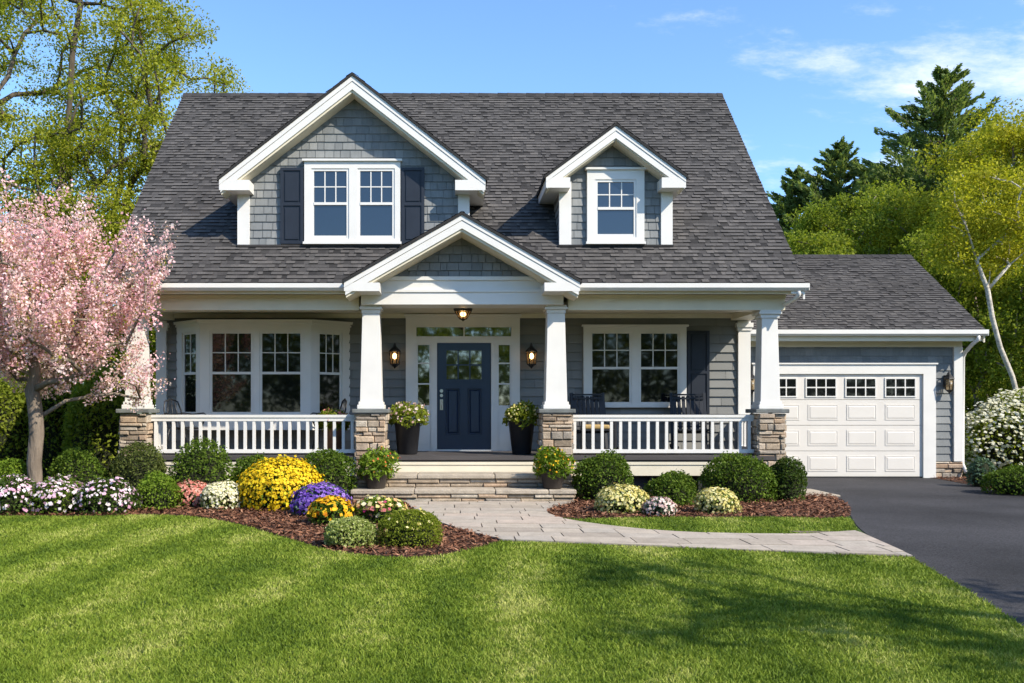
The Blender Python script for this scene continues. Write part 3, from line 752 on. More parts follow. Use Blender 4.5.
def shutter(M, x0, x1, z0, z1, panels):
    s = MB(M); s.box(x0, x1, -.05, -.024, z0, z1)
    t = .05
    zs = [z0 + (z1 - z0) * f for f in panels]
    s.box(x0, x0 + t, -.07, -.05, z0, z1); s.box(x1 - t, x1, -.07, -.05, z0, z1)
    for i, z_ in enumerate(zs):
        lo = z_ - t / 2; hi = z_ + t / 2
        if i == 0: lo, hi = z0, z0 + t
        if i == len(zs) - 1: lo, hi = z1 - t, z1
        s.box(x0 + t, x1 - t, -.0695, -.05, lo, hi)
        if i < len(zs) - 1:
            a, c = z_ + t * .5 + .03 + (t * .5 if i == 0 else 0), zs[i + 1] - t * .5 - .03 - (t * .5 if i == len(zs) - 2 else 0)
            s.box(x0 + t + .03, x1 - t - .03, -.064, -.05, a, c)
    return part(s, 'shutter', M_shutter)

FW = frame((0, WALL_Y, 0))
def xz(px, py, d): return X(px, d), Z(py, d)
# right porch window and its shutter
window(FW, X(583, 16.6), X(685.5, 16.6), Z(407.5, 16.6), Z(327, 16.6), [(X(589.5, 16.6), X(631, 16.6)), (X(638, 16.6), X(679, 16.6))], Z(405.0, 16.6), Z(331.5, 16.6), M_pane)
shutter(FW, X(686.5, 16.6), X(708.5, 16.6), Z(414, 16.6), Z(331, 16.6), (0, .5, 1))

# bay window
BYF = 16.15
bz0, bz1 = Z(430, BYF), Z(322.5, BYF)
bx0, bx1 = X(200, BYF), X(311, BYF); wx0, wx1 = X(176.5, 16.6), X(350, 16.6)
plan = [(wx0, 16.6), (bx0, BYF), (bx1, BYF), (wx1, 16.6)]
sz0, sz1 = Z(415, BYF), Z(331, BYF)
b = MB()
inner = [(wx0 + .12, 16.6), (bx0 + .06, BYF + .10), (bx1 - .06, BYF + .10), (wx1 - .12, 16.6)]
b.zprism(inner, bz0, bz1)
bay = part(b, 'bay_window', M_white)
b = MB(); ov = .06
b.zprism([(wx0 - ov, 16.6), (bx0 - ov * .6, BYF - ov), (bx1 + ov * .6, BYF - ov), (wx1 + ov, 16.6)], bz1, bz1 + .05)
b.zprism([(wx0 - ov * .4, 16.6), (bx0 - ov * .3, BYF - ov * .4), (bx1 + ov * .3, BYF - ov * .4), (wx1 + ov * .4, 16.6)], bz1 - .05, bz1)
part(b, 'cornice', M_white, bay)
def facet(p, q, cells):
    d = Vector((q[0] - p[0], q[1] - p[1], 0)); L = d.length
    M = frame((p[0], p[1], 0), (d.x, d.y, 0))
    M = M @ Matrix.Translation((0, .085, 0))
    c = MB(M); xs = [0.0] + [v for ab in cells for v in ab] + [L]
    for i in range(0, len(xs), 2): c.box(xs[i], xs[i + 1], -.085, .02, sz0, sz1)
    c.box(0, L, -.0852, .02, sz1, bz1 - .05); c.box(0, L, -.0852, .02, bz0, sz0 - .04); c.box(0, L, -.115, .02, sz0 - .04, sz0)
    part(c, 'casing', M_white, bay)
    for a, b_ in cells: sash_unit(bay, M, a, b_, sz0, sz1, M_pane)
Lf = math.hypot(bx0 - wx0, 16.6 - BYF); Rf = math.hypot(wx1 - bx1, 16.6 - BYF)
facet(plan[0], plan[1], [(Lf * .22, Lf * .84)])
facet(plan[1], plan[2], [(X(209.5, BYF) - bx0, X(253, BYF) - bx0), (X(259.5, BYF) - bx0, X(302.5, BYF) - bx0)])
facet(plan[2], plan[3], [(Rf * .18, Rf * .80)])

# entry: surround, transom, sidelights, door
WD = 16.6
b = MB(FW); ez1 = Z(317, WD); ex0, ex1 = X(406, WD), X(519.5, WD)
dx0, dx1, dz1 = X(437, WD), X(491, WD), Z(343, WD)
b.box(ex0, X(416.5, WD), -.09, 0, FLOOR, Z(326.5, WD)); b.box(X(511, WD), ex1, -.09, 0, FLOOR, Z(326.5, WD))
b.box(ex0, ex1, -.0905, 0, Z(326.5, WD), ez1); b.box(ex0 - .03, ex1 + .03, -.13, 0, ez1, ez1 + .04)
b.box(X(416.5, WD), X(511, WD), -.075, 0, dz1, Z(338, WD))
b.box(X(431, WD), dx0, -.08, 0, FLOOR, dz1); b.box(dx1, X(497, WD), -.08, 0, FLOOR, dz1)
b.box(dx0, dx1, -.11, 0, FLOOR, FLOOR + .03)
part(b, 'door_surround', M_white)
b = MB(FW); b.box(X(416.5, WD), X(511, WD), -.06, 0, Z(338, WD), Z(336.5, WD)); b.box(X(416.5, WD), X(511, WD), -.06, 0, Z(327.5, WD), Z(326.5, WD))
for k in (0, 1): b.box(X(463.4, WD), X(464.6, WD), -.058, 0, Z(336.5, WD), Z(327.5, WD)) if k == 0 else None
tr = part(b, 'transom', M_white)
p = MB(FW); p.box(X(417, WD), X(510.5, WD), -.045, -.035, Z(337, WD), Z(327, WD)); part(p, 'pane', M_panedoor, tr)
for sa, sb in ((416.5, 431), (497, 511)):
    xa, xb = X(sa, WD), X(sb, WD); b = MB(FW); t = .028
    zb = Z(407, WD)
    b.box(xa, xb, -.055, 0, FLOOR, zb); b.box(xa, xa + t, -.06, 0, zb, dz1); b.box(xb - t, xb, -.06, 0, zb, dz1); b.box(xa + t, xb - t, -.06, 0, dz1 - .04, dz1); b.box(xa + t, xb - t, -.06, 0, zb, zb + .03)
    for f in (.36, .68): zc = zb + (dz1 - zb) * f; b.box(xa + t, xb - t, -.056, 0, zc - .013, zc + .013)
    b.box(xa + .04, xb - .04, -.066, -.055, FLOOR + .12, zb - .08)
    sl = part(b, 'sidelight', M_white)
    p = MB(FW); p.box(xa + .01, xb - .01, -.045, -.035, zb + .01, dz1 - .01); part(p, 'pane', M_panedoor, sl)
b = MB(FW)
ga, gb, gc, gd = X(446.5, WD), X(481.5, WD), Z(379.5, WD), Z(350.5, WD)
pl, ph = Z(435, WD), Z(388, WD); px_ = [X(v_, WD) for v_ in (445.5, 460, 467.5, 482)]
b.box(dx0 + .005, dx1 - .005, -.045, 0, FLOOR + .03, pl); b.box(dx0 + .005, dx1 - .005, -.045, 0, ph, gc)
b.box(dx0 + .005, px_[0], -.045, 0, pl, ph); b.box(px_[1], px_[2], -.045, 0, pl, ph); b.box(px_[3], dx1 - .005, -.045, 0, pl, ph)
b.box(dx0 + .005, dx1 - .005, -.045, 0, gd, dz1 - .004)
b.box(dx0 + .005, ga, -.045, 0, gc, gd); b.box(gb, dx1 - .005, -.045, 0, gc, gd)
for k in (1, 2): xx = ga + (gb - ga) * k / 3; b.box(xx - .012, xx + .012, -.045, -.01, gc, gd)
zc = (gc + gd) / 2; b.box(ga, gb, -.0445, -.01, zc - .012, zc + .012)
t = .025
for a, c, lo, hi in ((ga - t, gb + t, gc - t, gd + t),):
    b.box(a, c, -.058, -.045, lo, lo + t); b.box(a, c, -.058, -.045, hi - t, hi); b.box(a, a + t, -.0578, -.045, lo + t, hi - t); b.box(c - t, c, -.0578, -.045, lo + t, hi - t)
for a, c in ((px_[0], px_[1]), (px_[2], px_[3])):          # moulded edge, sunk ground, raised field
    def ring(i0, y0_, i1, y1_):
        q0 = [(a + i0, y0_, pl + i0), (c - i0, y0_, pl + i0), (c - i0, y0_, ph - i0), (a + i0, y0_, ph - i0)]
        q1 = [(a + i1, y1_, pl + i1), (c - i1, y1_, pl + i1), (c - i1, y1_, ph - i1), (a + i1, y1_, ph - i1)]
        b.add(q0 + q1, [(i, (i + 1) % 4, 4 + (i + 1) % 4, 4 + i) for i in range(4)])
    ring(0, -.045, .004, -.055); ring(.004, -.055, .016, -.055); ring(.016, -.055, .026, -.018); ring(.026, -.018, .040, -.018); ring(.040, -.018, .062, -.040)
    b.add([(a + .062, -.040, pl + .062), (c - .062, -.040, pl + .062), (c - .062, -.040, ph - .062), (a + .062, -.040, ph - .062)], [(0, 1, 2, 3)])
door = part(b, 'door', M_navy)
p = MB(FW); p.box(ga - .005, gb + .005, -.02, -.01, gc - .005, gd + .005); part(p, 'pane', M_panedoor, door)
b = MB(); hx = X(441.5, WD); hy = WALL_Y - .045
b.box(hx - .028, hx + .028, hy - .012, hy, Z(410, WD), Z(399.5, WD)); b.tube([(hx, hy - .01, Z(400, WD)), (hx, hy - .06, Z(401, WD)), (hx, hy - .065, Z(407, WD)), (hx, hy - .01, Z(409, WD))], .010, 6)
b.tube([(hx, hy, Z(401, WD)), (hx, hy - .05, Z(401, WD))], .028, 10)
part(b, 'handle', M_nickel, door)
b = MB(); b.tube([(hx, hy, Z(391, WD)), (hx, hy - .03, Z(391, WD))], .032, 12); b.tube([(hx, hy, Z(395.5, WD)), (hx, hy - .03, Z(395.5, WD))], .03, 12); part(b, 'deadbolt', M_nickel, door)

# ------------------------------------------------------------------ gables: dormers and portico
def gable(name, xc, hw, zt, ze, yf, yw, yb, wall_x0, wall_x1, wz0, th, board, ret_w, wall_m=M_siding, box_h=0.17, lap=(.021, .008)):
    """Gabled front: zt/ze peak and eave height at the rake's outer edge, yf rake face, yw wall face, yb far end."""
    sl = (zt - ze) / hw; a = math.atan(sl)
    zin = lambda x, off: zt - off - abs(x - xc) * sl
    # body, kept under the rakes
    hmax = (zt - th - wz0) / sl - .002
    wall_x0, wall_x1 = max(wall_x0, xc - hmax), min(wall_x1, xc + hmax)
    b = MB()
    pts = [(wall_x0, wz0), (wall_x1, wz0), (wall_x1, zin(wall_x1, th)), (xc, zt - th), (wall_x0, zin(wall_x0, th))]
    b.prism([(x, z) for x, z in pts], yw + .004, yb)
    b.M = frame((0, yw, 0)); b.courses(pts, 0.135, (0.10, 0.22), lap[0], 0.004, gap=lap[1], jit=0.005)
    for xs, xd in ((wall_x1, (0, 1, 0)), (wall_x0, (0, -1, 0))):
        k = xd[1]; lo, hi = sorted((yw * k, yb * k))
        b.M = frame((xs, 0, 0), xd); b.courses([(lo, wz0), (hi, wz0), (hi, zin(xs, th)), (lo, zin(xs, th))], 0.142, (0.11, 0.27), 0.02, 0.004, gap=0.005)
    body = part(b, name, wall_m)
    # roof
    x0, x1 = xc - hw, xc + hw
    b = MB()
    chev = lambda t0, t1, xa, xb: [(xa, zin(xa, t1)), (xc, zt - t1), (xb, zin(xb, t1)), (xb, zin(xb, t0)), (xc, zt - t0), (xa, zin(xa, t0))]
    b.prism(chev(0, .045, x0 - .03, x1 + .03), yf - .03, yb, 0.05)
    L = hw / math.cos(a) + .03
    c_, s_ = math.cos(a), math.sin(a)
    b.M = frame((x1 + .03 * c_, 0, zin(x1 + .03 * c_, 0) + .003), (0, 1, 0), (-c_, 0, s_)); b.courses([(yf - .03, 0), (yb, 0), (yb, L), (yf - .03, L)], 0.142, (0.12, 0.36), lifts=(.006, .012, .016), top=.002)
    b.M = frame((x0 - .03 * c_, 0, zin(x0 - .03 * c_, 0) + .003), (0, -1, 0), (c_, 0, s_)); b.courses([(-yb, 0), (-yf + .03, 0), (-yf + .03, L), (-yb, L)], 0.142, (0.12, 0.36), lifts=(.006, .012, .016), top=.002)
    part(b, 'gable_roof', M_roof, body)
    # rake boards (crown strip over a wider board), soffit, boxed returns
    b = MB()
    b.prism(chev(.047, .047 + board * .38, x0, x1), yf - .010, yf + .03)
    b.prism(chev(.047 + board * .42, .047 + board, x0 + .02, x1 - .02), yf, yf + .03)
    part(b, 'rake_board', M_white, body)
    b = MB(); b.prism(chev(.09, th, x0 + .03, x1 - .03), yf + .03, yw + .0)
    for k in range(3):
        yy = yf + .06 + k * (yw - yf - .06) / 3; b.prism(chev(th, th + .006, x0 + .1, x1 - .1), yy, yy + (yw - yf) / 3 - .02)
    part(b, 'soffit', M_cream, body)
    zr = ze - .047
    for s, wx in ((-1, wall_x0), (1, wall_x1)):
        b = MB(); xo = xc + s * hw; xi = xo - s * ret_w
        lo, hi = min(xo, xi), max(xo, xi)
        b.box(lo, hi, yf - .003, yw + .02, zr - box_h, zr - .001)
        lo2, hi2 = min(xo, wx), max(xo, wx)
        b.box(lo2, hi2, yw + .02, yb, zr - box_h + .002, zr - .002)
        part(b, 'eave_return', M_white, body)
    return body
# large dormer
DW = 15.2; FD = frame((0, DW, 0))
dl = gable('dormer', X(352.3, 14.85), X(485.5, 14.85) - X(352.3, 14.85), Z(73, 14.85), Z(177, 14.85), 14.85, DW, 17.9, X(239, DW), X(468.5, DW), Z(246, DW), 0.31, 0.22, 0.50)
for a, c in ((238, 250), (458, 469.5)):
    b = MB(FD); b.box(X(a, DW), X(c, DW), -.045, .05, Z(245.2, DW), Z(186, DW)); part(b, 'corner_board', M_white, dl)
window(FD, X(305, DW), X(400.5, DW), Z(245, DW), Z(162.5, DW), [(X(312, DW), X(349.5, DW)), (X(358, DW), X(395, DW))], Z(239.5, DW), Z(169.5, DW), M_paneup)
shutter(FD, X(281, DW), X(304, DW), Z(244.5, DW), Z(168.5, DW), (0, .52, 1)); shutter(FD, X(401.5, DW), X(424.5, DW), Z(244.5, DW), Z(168.5, DW), (0, .52, 1))
# small dormer
ds = gable('dormer', X(616, 14.85), X(686, 14.85) - X(616, 14.85), Z(123, 14.85), Z(174.5, 14.85), 14.85, DW, 17.1, X(560, DW), X(671, DW), Z(246, DW), 0.27, 0.20, 0.40)
for a, c in ((559, 571), (660.5, 672)):
    b = MB(FD); b.box(X(a, DW), X(c, DW), -.045, .05, Z(245.2, DW), Z(182, DW)); part(b, 'corner_board', M_white, ds)
window(FD, X(586.5, DW), X(643.5, DW), Z(245, DW), Z(171, DW), [(X(594.5, DW), X(635.5, DW))], Z(238, DW), Z(180.5, DW), M_paneup)
# lead flashing under the dormers
b = MB()
for a, c in ((238, 470), (558, 673)): b.box(X(a, DW), X(c, DW), DW - .06, DW, Z(247.2, DW), Z(245.2, DW))
part(b, 'flashing', M_ridge, roof)
# portico
PF, PW = 14.2, 14.75
pc = X(462, PF)
pt = gable('portico', pc, X(580, PF) - pc, Z(212, PF), Z(279.5, PF), PF, PW, 15.6, X(383, PW), X(543, PW), Z(279, PW), 0.30, 0.21, 0.56, box_h=.135, lap=(.034, .014))
b = MB(); b.box(X(361, 14.7), X(563.5, 14.7), 14.70, 15.24, 3.145, 3.375); b.box(X(364, 14.7), X(560, 14.7), 14.72, 15.0, 3.375, 3.59); b.box(X(359, 14.7), X(565.5, 14.7), 14.68, 15.2, 3.345, 3.385)
b.box(X(364, 14.7), X(560, 14.7), 14.69, 14.72, 3.54, 3.60)
part(b, 'beam', M_white, pt)

# ------------------------------------------------------------------ stone steps
sx0, sx1 = X(350, 13.74), X(577, 13.74)
steps = thing('stone_steps', 'two low stone steps with rough slab treads rising to the porch', 'steps', ((sx0 + sx1) / 2, 14.2, 0))
for y0, y1, z0, z1, xa, xb in ((13.76, 14.8, 0, .2, sx0, sx1), (14.17, 14.8, .2, .405, X(356, 14.15), X(572, 14.15))):
    k = MB(); k.box(xa + .06, xb - .06, y0 + .07, y1, z0, z1 - .07, .5); core = part(k, 'riser_core', M_mortar, steps)
    k = MB(frame(((xa + xb) / 2, y0 + .04, z0))); k.stones(xb - xa - .06, z1 - z0 - .068, rows=(.060, .068), lens=(.22, .6), dep=.03)
    k.M = frame((xb - .04, (y0 + y1) / 2, z0), (0, 1, 0)); k.stones(y1 - y0 - .1, z1 - z0 - .068, rows=(.055, .08), lens=(.16, .4), dep=.04)
    k.M = frame((xa + .04, (y0 + y1) / 2, z0), (0, -1, 0)); k.stones(y1 - y0 - .1, z1 - z0 - .068, rows=(.055, .08), lens=(.16, .4), dep=.04)
    part(k, 'riser', M_stone, steps)
    k = MB(); x = xa
    while x < xb - .01:
        w = min(rnd.uniform(.75, 1.35), xb - x)
        if xb - x - w < .4: w = xb - x
        k.box(x + .004, x + w - .004, y0 + rnd.uniform(-.015, .015), y1 - .005, z1 - .068, z1 + rnd.uniform(-.004, .004)); x += w
    part(k, 'tread', M_tread, steps, bevel=0.014)

# ------------------------------------------------------------------ garage
GY = 18.8; GX0, GX1 = 5.56, X(961, GY); GEY, GEZ = 18.35, 3.06; GRY, GRZ = 21.3, Z(256, 21.3); GBY = 2 * GRY - GEY
GSL = math.atan2(GRZ - GEZ, GRY - GEY); GR = X(985, GEY)
gar = thing('garage', 'grey single garage with dark gabled roof and cream sectional door beside the house', 'garage', ((GX0 + GX1) / 2, GY, 0))
def gpart(mb, name, m, parent=gar, **k): return mb.build(name, m, parent, **k)
b = MB(); b.box(GX0, GX1 - .02, GY + .02, 23.8, 0, 2.95); b.xprism([(GEY + .4, 2.9), (GBY - .4, 2.9), (GRY, GRZ - .2)], GX0, GX1 - .02)
gpart(b, 'wall', M_siding)
gdx0, gdx1, gdz = X(762, GY), X(922, GY), Z(374, GY)
b = MB(frame((0, GY + .02, 0)))
cz = Z(363.5, GY)
b.courses([(GX0, cz), (GX1, cz), (GX1, Z(347, GY)), (GX0, Z(347, GY))], .16, (.11, .26), .02, .004, gap=.005)
b.courses([(X(934.5, GY), .35), (GX1, .35), (GX1, cz), (X(934.5, GY), cz)], .158, None, .026)
b.courses([(GX0, .0), (gdx0 - .15, .0), (gdx0 - .15, cz), (GX0, cz)], .158, None, .026)
b.M = frame((GX1 - .02, 0, 0), (0, 1, 0)); b.courses([(GY, 0), (23.8, 0), (23.8, 2.95), (GY, 2.95)], .158, (1.5, 3), .022); b.courses([(GEY + .4, 2.95), (GBY - .4, 2.95), (GRY, GRZ - .2)], .158, (1, 2), .022)
gpart(b, 'siding', M_siding)
b = MB(); ov = [(GEY, GEZ), (GRY, GRZ), (GBY, GEZ), (GBY, GEZ - .1), (GRY, GRZ - .1), (GEY, GEZ - .1)]
b.xprism(ov[::-1], GX0, GR, .1)
gl = math.hypot(GRY - GEY, GRZ - GEZ)
b.M = frame((0, GEY, GEZ + .003), (1, 0, 0), (0, math.cos(GSL), math.sin(GSL))); b.courses([(GX0, 0), (GR, 0), (GR, gl), (GX0, gl)], .100, (.045, .15), top=.002, shingle=True)
b.M = frame((0, GBY, GEZ + .003), (-1, 0, 0), (0, -math.cos(GSL), math.sin(GSL))); b.courses([(-GR, 0), (-GX0, 0), (-GX0, gl), (-GR, gl)], .142, (.2, .6), lifts=(.006, .012), top=.002)
groof = gpart(b, 'roof', M_roof)
b = MB(); x = GX0
while x < GR - .01:
    w = min(.2, GR - x)
    for s_ in (1, -1):
        cc = math.cos(GSL) * .14; ss = math.sin(GSL) * .14; h = .028
        b.add([(x, GRY - s_ * cc, GRZ - ss + h), (x + w, GRY - s_ * cc, GRZ - ss + h - .006), (x + w, GRY, GRZ + h + .004), (x, GRY, GRZ + h + .01)], [(0, 1, 2, 3) if s_ == 1 else (3, 2, 1, 0)])
    x += w
gpart(b, 'ridge_cap', M_ridge, groof)
b = MB(); rk = [(GEY, GEZ - .102), (GRY, GRZ - .102), (GBY, GEZ - .102), (GBY, GEZ - .26), (GRY, GRZ - .26), (GEY, GEZ - .26)]
b.xprism(rk[::-1], GR - .03, GR); b.box(GX0, GR - .03, GEY + .05, GEY + .08, 2.83, 3.0); b.box(GX0, GR - .03, GEY + .08, GY + .02, 2.87, 2.89)
gpart(b, 'eave_trim', M_cream, groof)
b = MB(); b.xprism([(GEY + .05, 2.93), (GEY - .03, 2.93), (GEY - .07, 2.97), (GEY - .07, 3.055), (GEY - .06, 3.055), (GEY - .055, 2.98), (GEY - .025, 2.945), (GEY + .05, 2.945)][::-1], GX0, GR + .04); b.box(GR + .03, GR + .04, GEY - .065, GEY + .05, 2.935, 3.055)
gpart(b, 'gutter', M_white)
b = MB(); xe = GR - .14
b.tube([(xe, GEY - .01, 2.94), (xe, GEY - .01, 2.86), (xe - .05, GEY + .10, 2.78), (GX1 + .05, GY - .06, 2.62), (GX1 + .05, GY + .02, 2.52), (GX1 + .05, GY + .04, .3), (GX1 + .05, GY - .1, .12)], .038, 8); gpart(b, 'downspout', M_white)
b = MB(); b.box(GX0, GX1 + .01, GY - .03, GY + .02, Z(347, GY), 2.87); gpart(b, 'frieze_board', M_cream)
b = MB(); b.box(X(953, GY), GX1 + .012, GY - .045, GY + .1, .35, Z(347.2, GY)); gpart(b, 'corner_board', M_white)
b = MB(); b.box(gdx0 - .2, gdx0, GY - .06, GY + .03, 0, gdz); b.box(gdx1, X(934.5, GY), GY - .06, GY + .03, 0, gdz); b.box(gdx0 - .2, X(934.5, GY), GY - .0605, GY + .03, gdz, Z(364.5, GY)); b.box(gdx0 - .24, X(936, GY), GY - .09, GY + .03, Z(364.5, GY), Z(363, GY))
gpart(b, 'door_casing', M_white)
b = MB(frame(((X(934.5, GY) + GX1 + .03) / 2, GY, 0))); b.stones(GX1 + .03 - X(934.5, GY), .34, rows=(.09, .13)); b.M = frame((GX1, GY + 1.2, 0), (0, 1, 0)); b.stones(2.4, .34)
gpart(b, 'stone_base', M_stone)
# sectional door
b = MB(); dy = GY + .012; b.box(gdx0, gdx1, dy, dy + .008, 0, gdz); 
rows = 4; rh = (gdz - .03) / rows; cw = (gdx1 - gdx0 - .12) / 4
gd_ = None
for r_ in range(rows):
    z0 = .03 + r_ * rh
    b.box(gdx0 + .004, gdx1 - .004, dy - .026, dy, z0 + .005, z0 + rh - .005)
    for c in range(4):
        x0 = gdx0 + .06 + c * cw + .09; x1 = x0 + cw - .18
        if r_ < 3:
            za, zb = z0 + .11, z0 + rh - .10; t = .022
            b.box(x0, x1, dy - .034, dy - .026, za, za + t); b.box(x0, x1, dy - .034, dy - .026, zb - t, zb); b.box(x0, x0 + t, dy - .0338, dy - .026, za + t, zb - t); b.box(x1 - t, x1, dy - .0338, dy - .026, za + t, zb - t)
            e = .05; b.add([(x0 + t, dy - .0262, za + t), (x1 - t, dy - .0262, za + t), (x1 - t, dy - .0262, zb - t), (x0 + t, dy - .0262, zb - t), (x0 + e, dy - .036, za + e), (x1 - e, dy - .036, za + e), (x1 - e, dy - .036, zb - e), (x0 + e, dy - .036, zb - e)], [(0, 1, 5, 4), (1, 2, 6, 5), (2, 3, 7, 6), (3, 0, 4, 7), (4, 5, 6, 7)])
gdoor = gpart(b, 'garage_door', M_garagedoor)
b = MB(); b.box(gdx0, gdx1, dy - .03, dy, 0, .03); gpart(b, 'weather_seal', M_dark, gdoor)
for c in range(4):
    xm = X(781 + 39.6 * c, GY); x0, x1 = xm - .30, xm + .30; za, zb = Z(396, GY), Z(379, GY)
    b = MB(); t = .025
    b.box(x0, x1, dy - .045, dy - .026, za - t, za); b.box(x0, x1, dy - .045, dy - .026, zb, zb + t); b.box(x0 - t, x0, dy - .045, dy - .026, za - t, zb + t); b.box(x1, x1 + t, dy - .045, dy - .026, za - t, zb + t)
    for k in (1, 2): xx = x0 + (x1 - x0) * k / 3; b.box(xx - .012, xx + .012, dy - .042, dy - .03, za, zb)
    b.box(x0, x1, dy - .0415, dy - .03, (za + zb) / 2 - .012, (za + zb) / 2 + .012)
    gpart(b, 'window_grid', M_white, gdoor)
    b = MB(); b.box(x0, x1, dy - .034, dy - .027, za, zb); gpart(b, 'pane', M_pane, gdoor)

# ------------------------------------------------------------------ lanterns
def make_lantern(loc, label):
    t = thing('wall_lantern', label, 'lantern', loc, 'black wall lanterns on house and garage')
    o = Vector(loc)
    T = Matrix.Translation(o)
    b = MB(T); b.box(-.05, .05, -.02, 0, -.13, .12); t_ = b.build('back_plate', M_black, t)
    b = MB(T); b.tube([(0, -.01, .09), (0, -.09, .17), (0, -.14, .16), (0, -.14, .12)], .011, 6); b.build('arm', M_black, t)
    b = MB(T); yc = -.14
    b.lathe([(.012, .20), (.02, .17), (.03, .13), (.105, .055), (.11, .04), (.10, .035)][::-1], (0, yc, 0), 6)
    b.lathe([(.01, -.27), (.02, -.25), (.05, -.225), (.075, -.20), (.08, -.185)], (0, yc, 0), 6)
    for k in range(6):
        a = math.pi * k / 3; b.tube([(.095 * math.cos(a), yc + .095 * math.sin(a), .045), (.075 * math.cos(a), yc + .075 * math.sin(a), -.20)], .008, 5)
    b.build('housing', M_black, t)
    b = MB(T); b.lathe([(.070, -.185), (.090, .038)], (0, yc, 0), 6); b.build('glass', M_lampglass, t)
    b = MB(T); b.lathe([(.008, -.10), (.03, -.085), (.04, -.055), (.036, -.02), (.015, .01)], (0, yc - .035, 0), 10); b.build('bulb', M_bulb, t)
    return t
lan = make_lantern((X(395, 16.5), 16.56, Z(354, 16.5)), 'lit black lantern on the porch wall left of the blue door')
dup(lan, (X(531, 16.5), 16.56, Z(354, 16.5)), 'lit black lantern on the porch wall right of the blue door')
off = [dup(lan, (X(945.5, GY), GY - .01, Z(381, GY)), 'black lantern on the garage wall right of the garage door'),
dup(lan, (X(749.5, GY), GY - .01, Z(381, GY)), 'black lantern left of the garage door, mostly behind the porch column')]
for o in off:                                    # these two are not lit
    for ch in o.children:
        if ch.name.startswith('bulb'): ch.data = ch.data.copy(); ch.data.materials[0] = M_bulboff
t = thing('ceiling_lantern', 'small lit lantern fixed under the porch ceiling above the door', 'lantern', (X(463, 15.7), 15.7, 3.19))
T = Matrix.Translation(ORG[t.name])
b = MB(T); b.lathe([(.15, -.05), (.165, -.02), (.165, 0)], seg=8); b.lathe([(.01, -.22), (.03, -.20), (.055, -.19), (.06, -.18)], seg=8)
for k in range(8):
    a = math.pi * k / 4; b.tube([(.145 * math.cos(a), .145 * math.sin(a), -.05), (.058 * math.cos(a), .058 * math.sin(a), -.185)], .008, 5)
b.build('housing', M_black, t)
b = MB(T); b.lathe([(.05, -.182), (.135, -.052)], seg=8); b.build('glass', M_lampglass, t)
b = MB(T); b.lathe([(.02, -.14), (.05, -.115), (.05, -.08), (.02, -.06)], seg=10); b.build('bulb', M_bulb, t)

# ------------------------------------------------------------------ porch chairs
def make_rocker(loc, label):
    t = thing('rocking_chair', label, 'chair', loc, 'dark slatted rocking chairs on the porch'); T = Matrix.Translation(Vector(loc)); T0 = T
    def bar(mb, p, q, w, d_):
        p, q = Vector(p), Vector(q); L = (q - p).length; z = (q - p).normalized()
        x = Vector((1, 0, 0)) if abs(z.x) < .9 else Vector((0, 1, 0)); y = z.cross(x).normalized(); x = y.cross(z)
        m = Matrix(((x.x, y.x, z.x, p.x), (x.y, y.y, z.y, p.y), (x.z, y.z, z.z, p.z), (0, 0, 0, 1)))
        s = mb.M; mb.M = s @ m; mb.box(-w / 2, w / 2, -d_ / 2, d_ / 2, 0, L); mb.M = s
    b = MB(T)
    for k in range(6): b.box(-.27, .27, -.28 + k * .09, -.205 + k * .09, .40 - k * .012, .425 - k * .012)
    b.build('seat', M_chair, t)
    b = MB(T)
    for k in range(7):
        xx = -.225 + k * .075; bar(b, (xx, .26, .37), (xx * 1.05, .46, 1.0), .06, .02)
    bar(b, (-.27, .43, .96), (.27, .43, .96), .05, .035); bar(b, (-.27, .46, 1.03), (.27, .46, 1.03), .10, .03); bar(b, (-.26, .30, .46), (.26, .30, .46), .05, .03)
    b.build('backrest', M_chair, t)
    for s in (-1, 1):
        b = MB(T); bar(b, (s * .31, -.30, .62), (s * .31, .36, .60), .08, .03); bar(b, (s * .29, -.33, .635), (s * .29, -.25, .635), .11, .03); b.build('armrest', M_chair, t)
        b = MB(T); bar(b, (s * .29, -.24, .06), (s * .29, -.24, .62), .05, .05); b.build('leg', M_chair, t)
        b = MB(T); bar(b, (s * .29, .24, .06), (s * .29, .48, 1.06), .05, .05); b.build('leg', M_chair, t)
        b = MB(T)
        pts = [(s * .29, -.46 + .1 * k, .07 + .0 + .16 * ((k - 5) / 5.0) ** 2 * .6 - .045) for k in range(11)]
        b.tube(pts, .025, 6); b.build('rocker', M_chair, t)
    return t
rk_ = make_rocker((X(593.5, 15.9), 15.75, FLOOR), 'dark slatted rocking chair with tan cushion by the right portico column')
c2 = dup(rk_, (X(689, 15.9), 15.75, FLOOR), 'dark slatted rocking chair in front of the shutter near the garage end')
rk_.rotation_euler = (0, 0, R(8)); c2.rotation_euler = (0, 0, R(-7))
b = MB(); b.box(X(593.5, 15.9) - .22, X(593.5, 15.9) + .22, 15.50, 15.92, FLOOR + .425, FLOOR + .50)
o = b.build('seat_cushion', M_cushion, None, bevel=.025, loc=(X(593.5, 15.9), 15.72, FLOOR + .425)); tag(o, 'tan cushion lying on the rocking chair by the portico column', 'cushion')

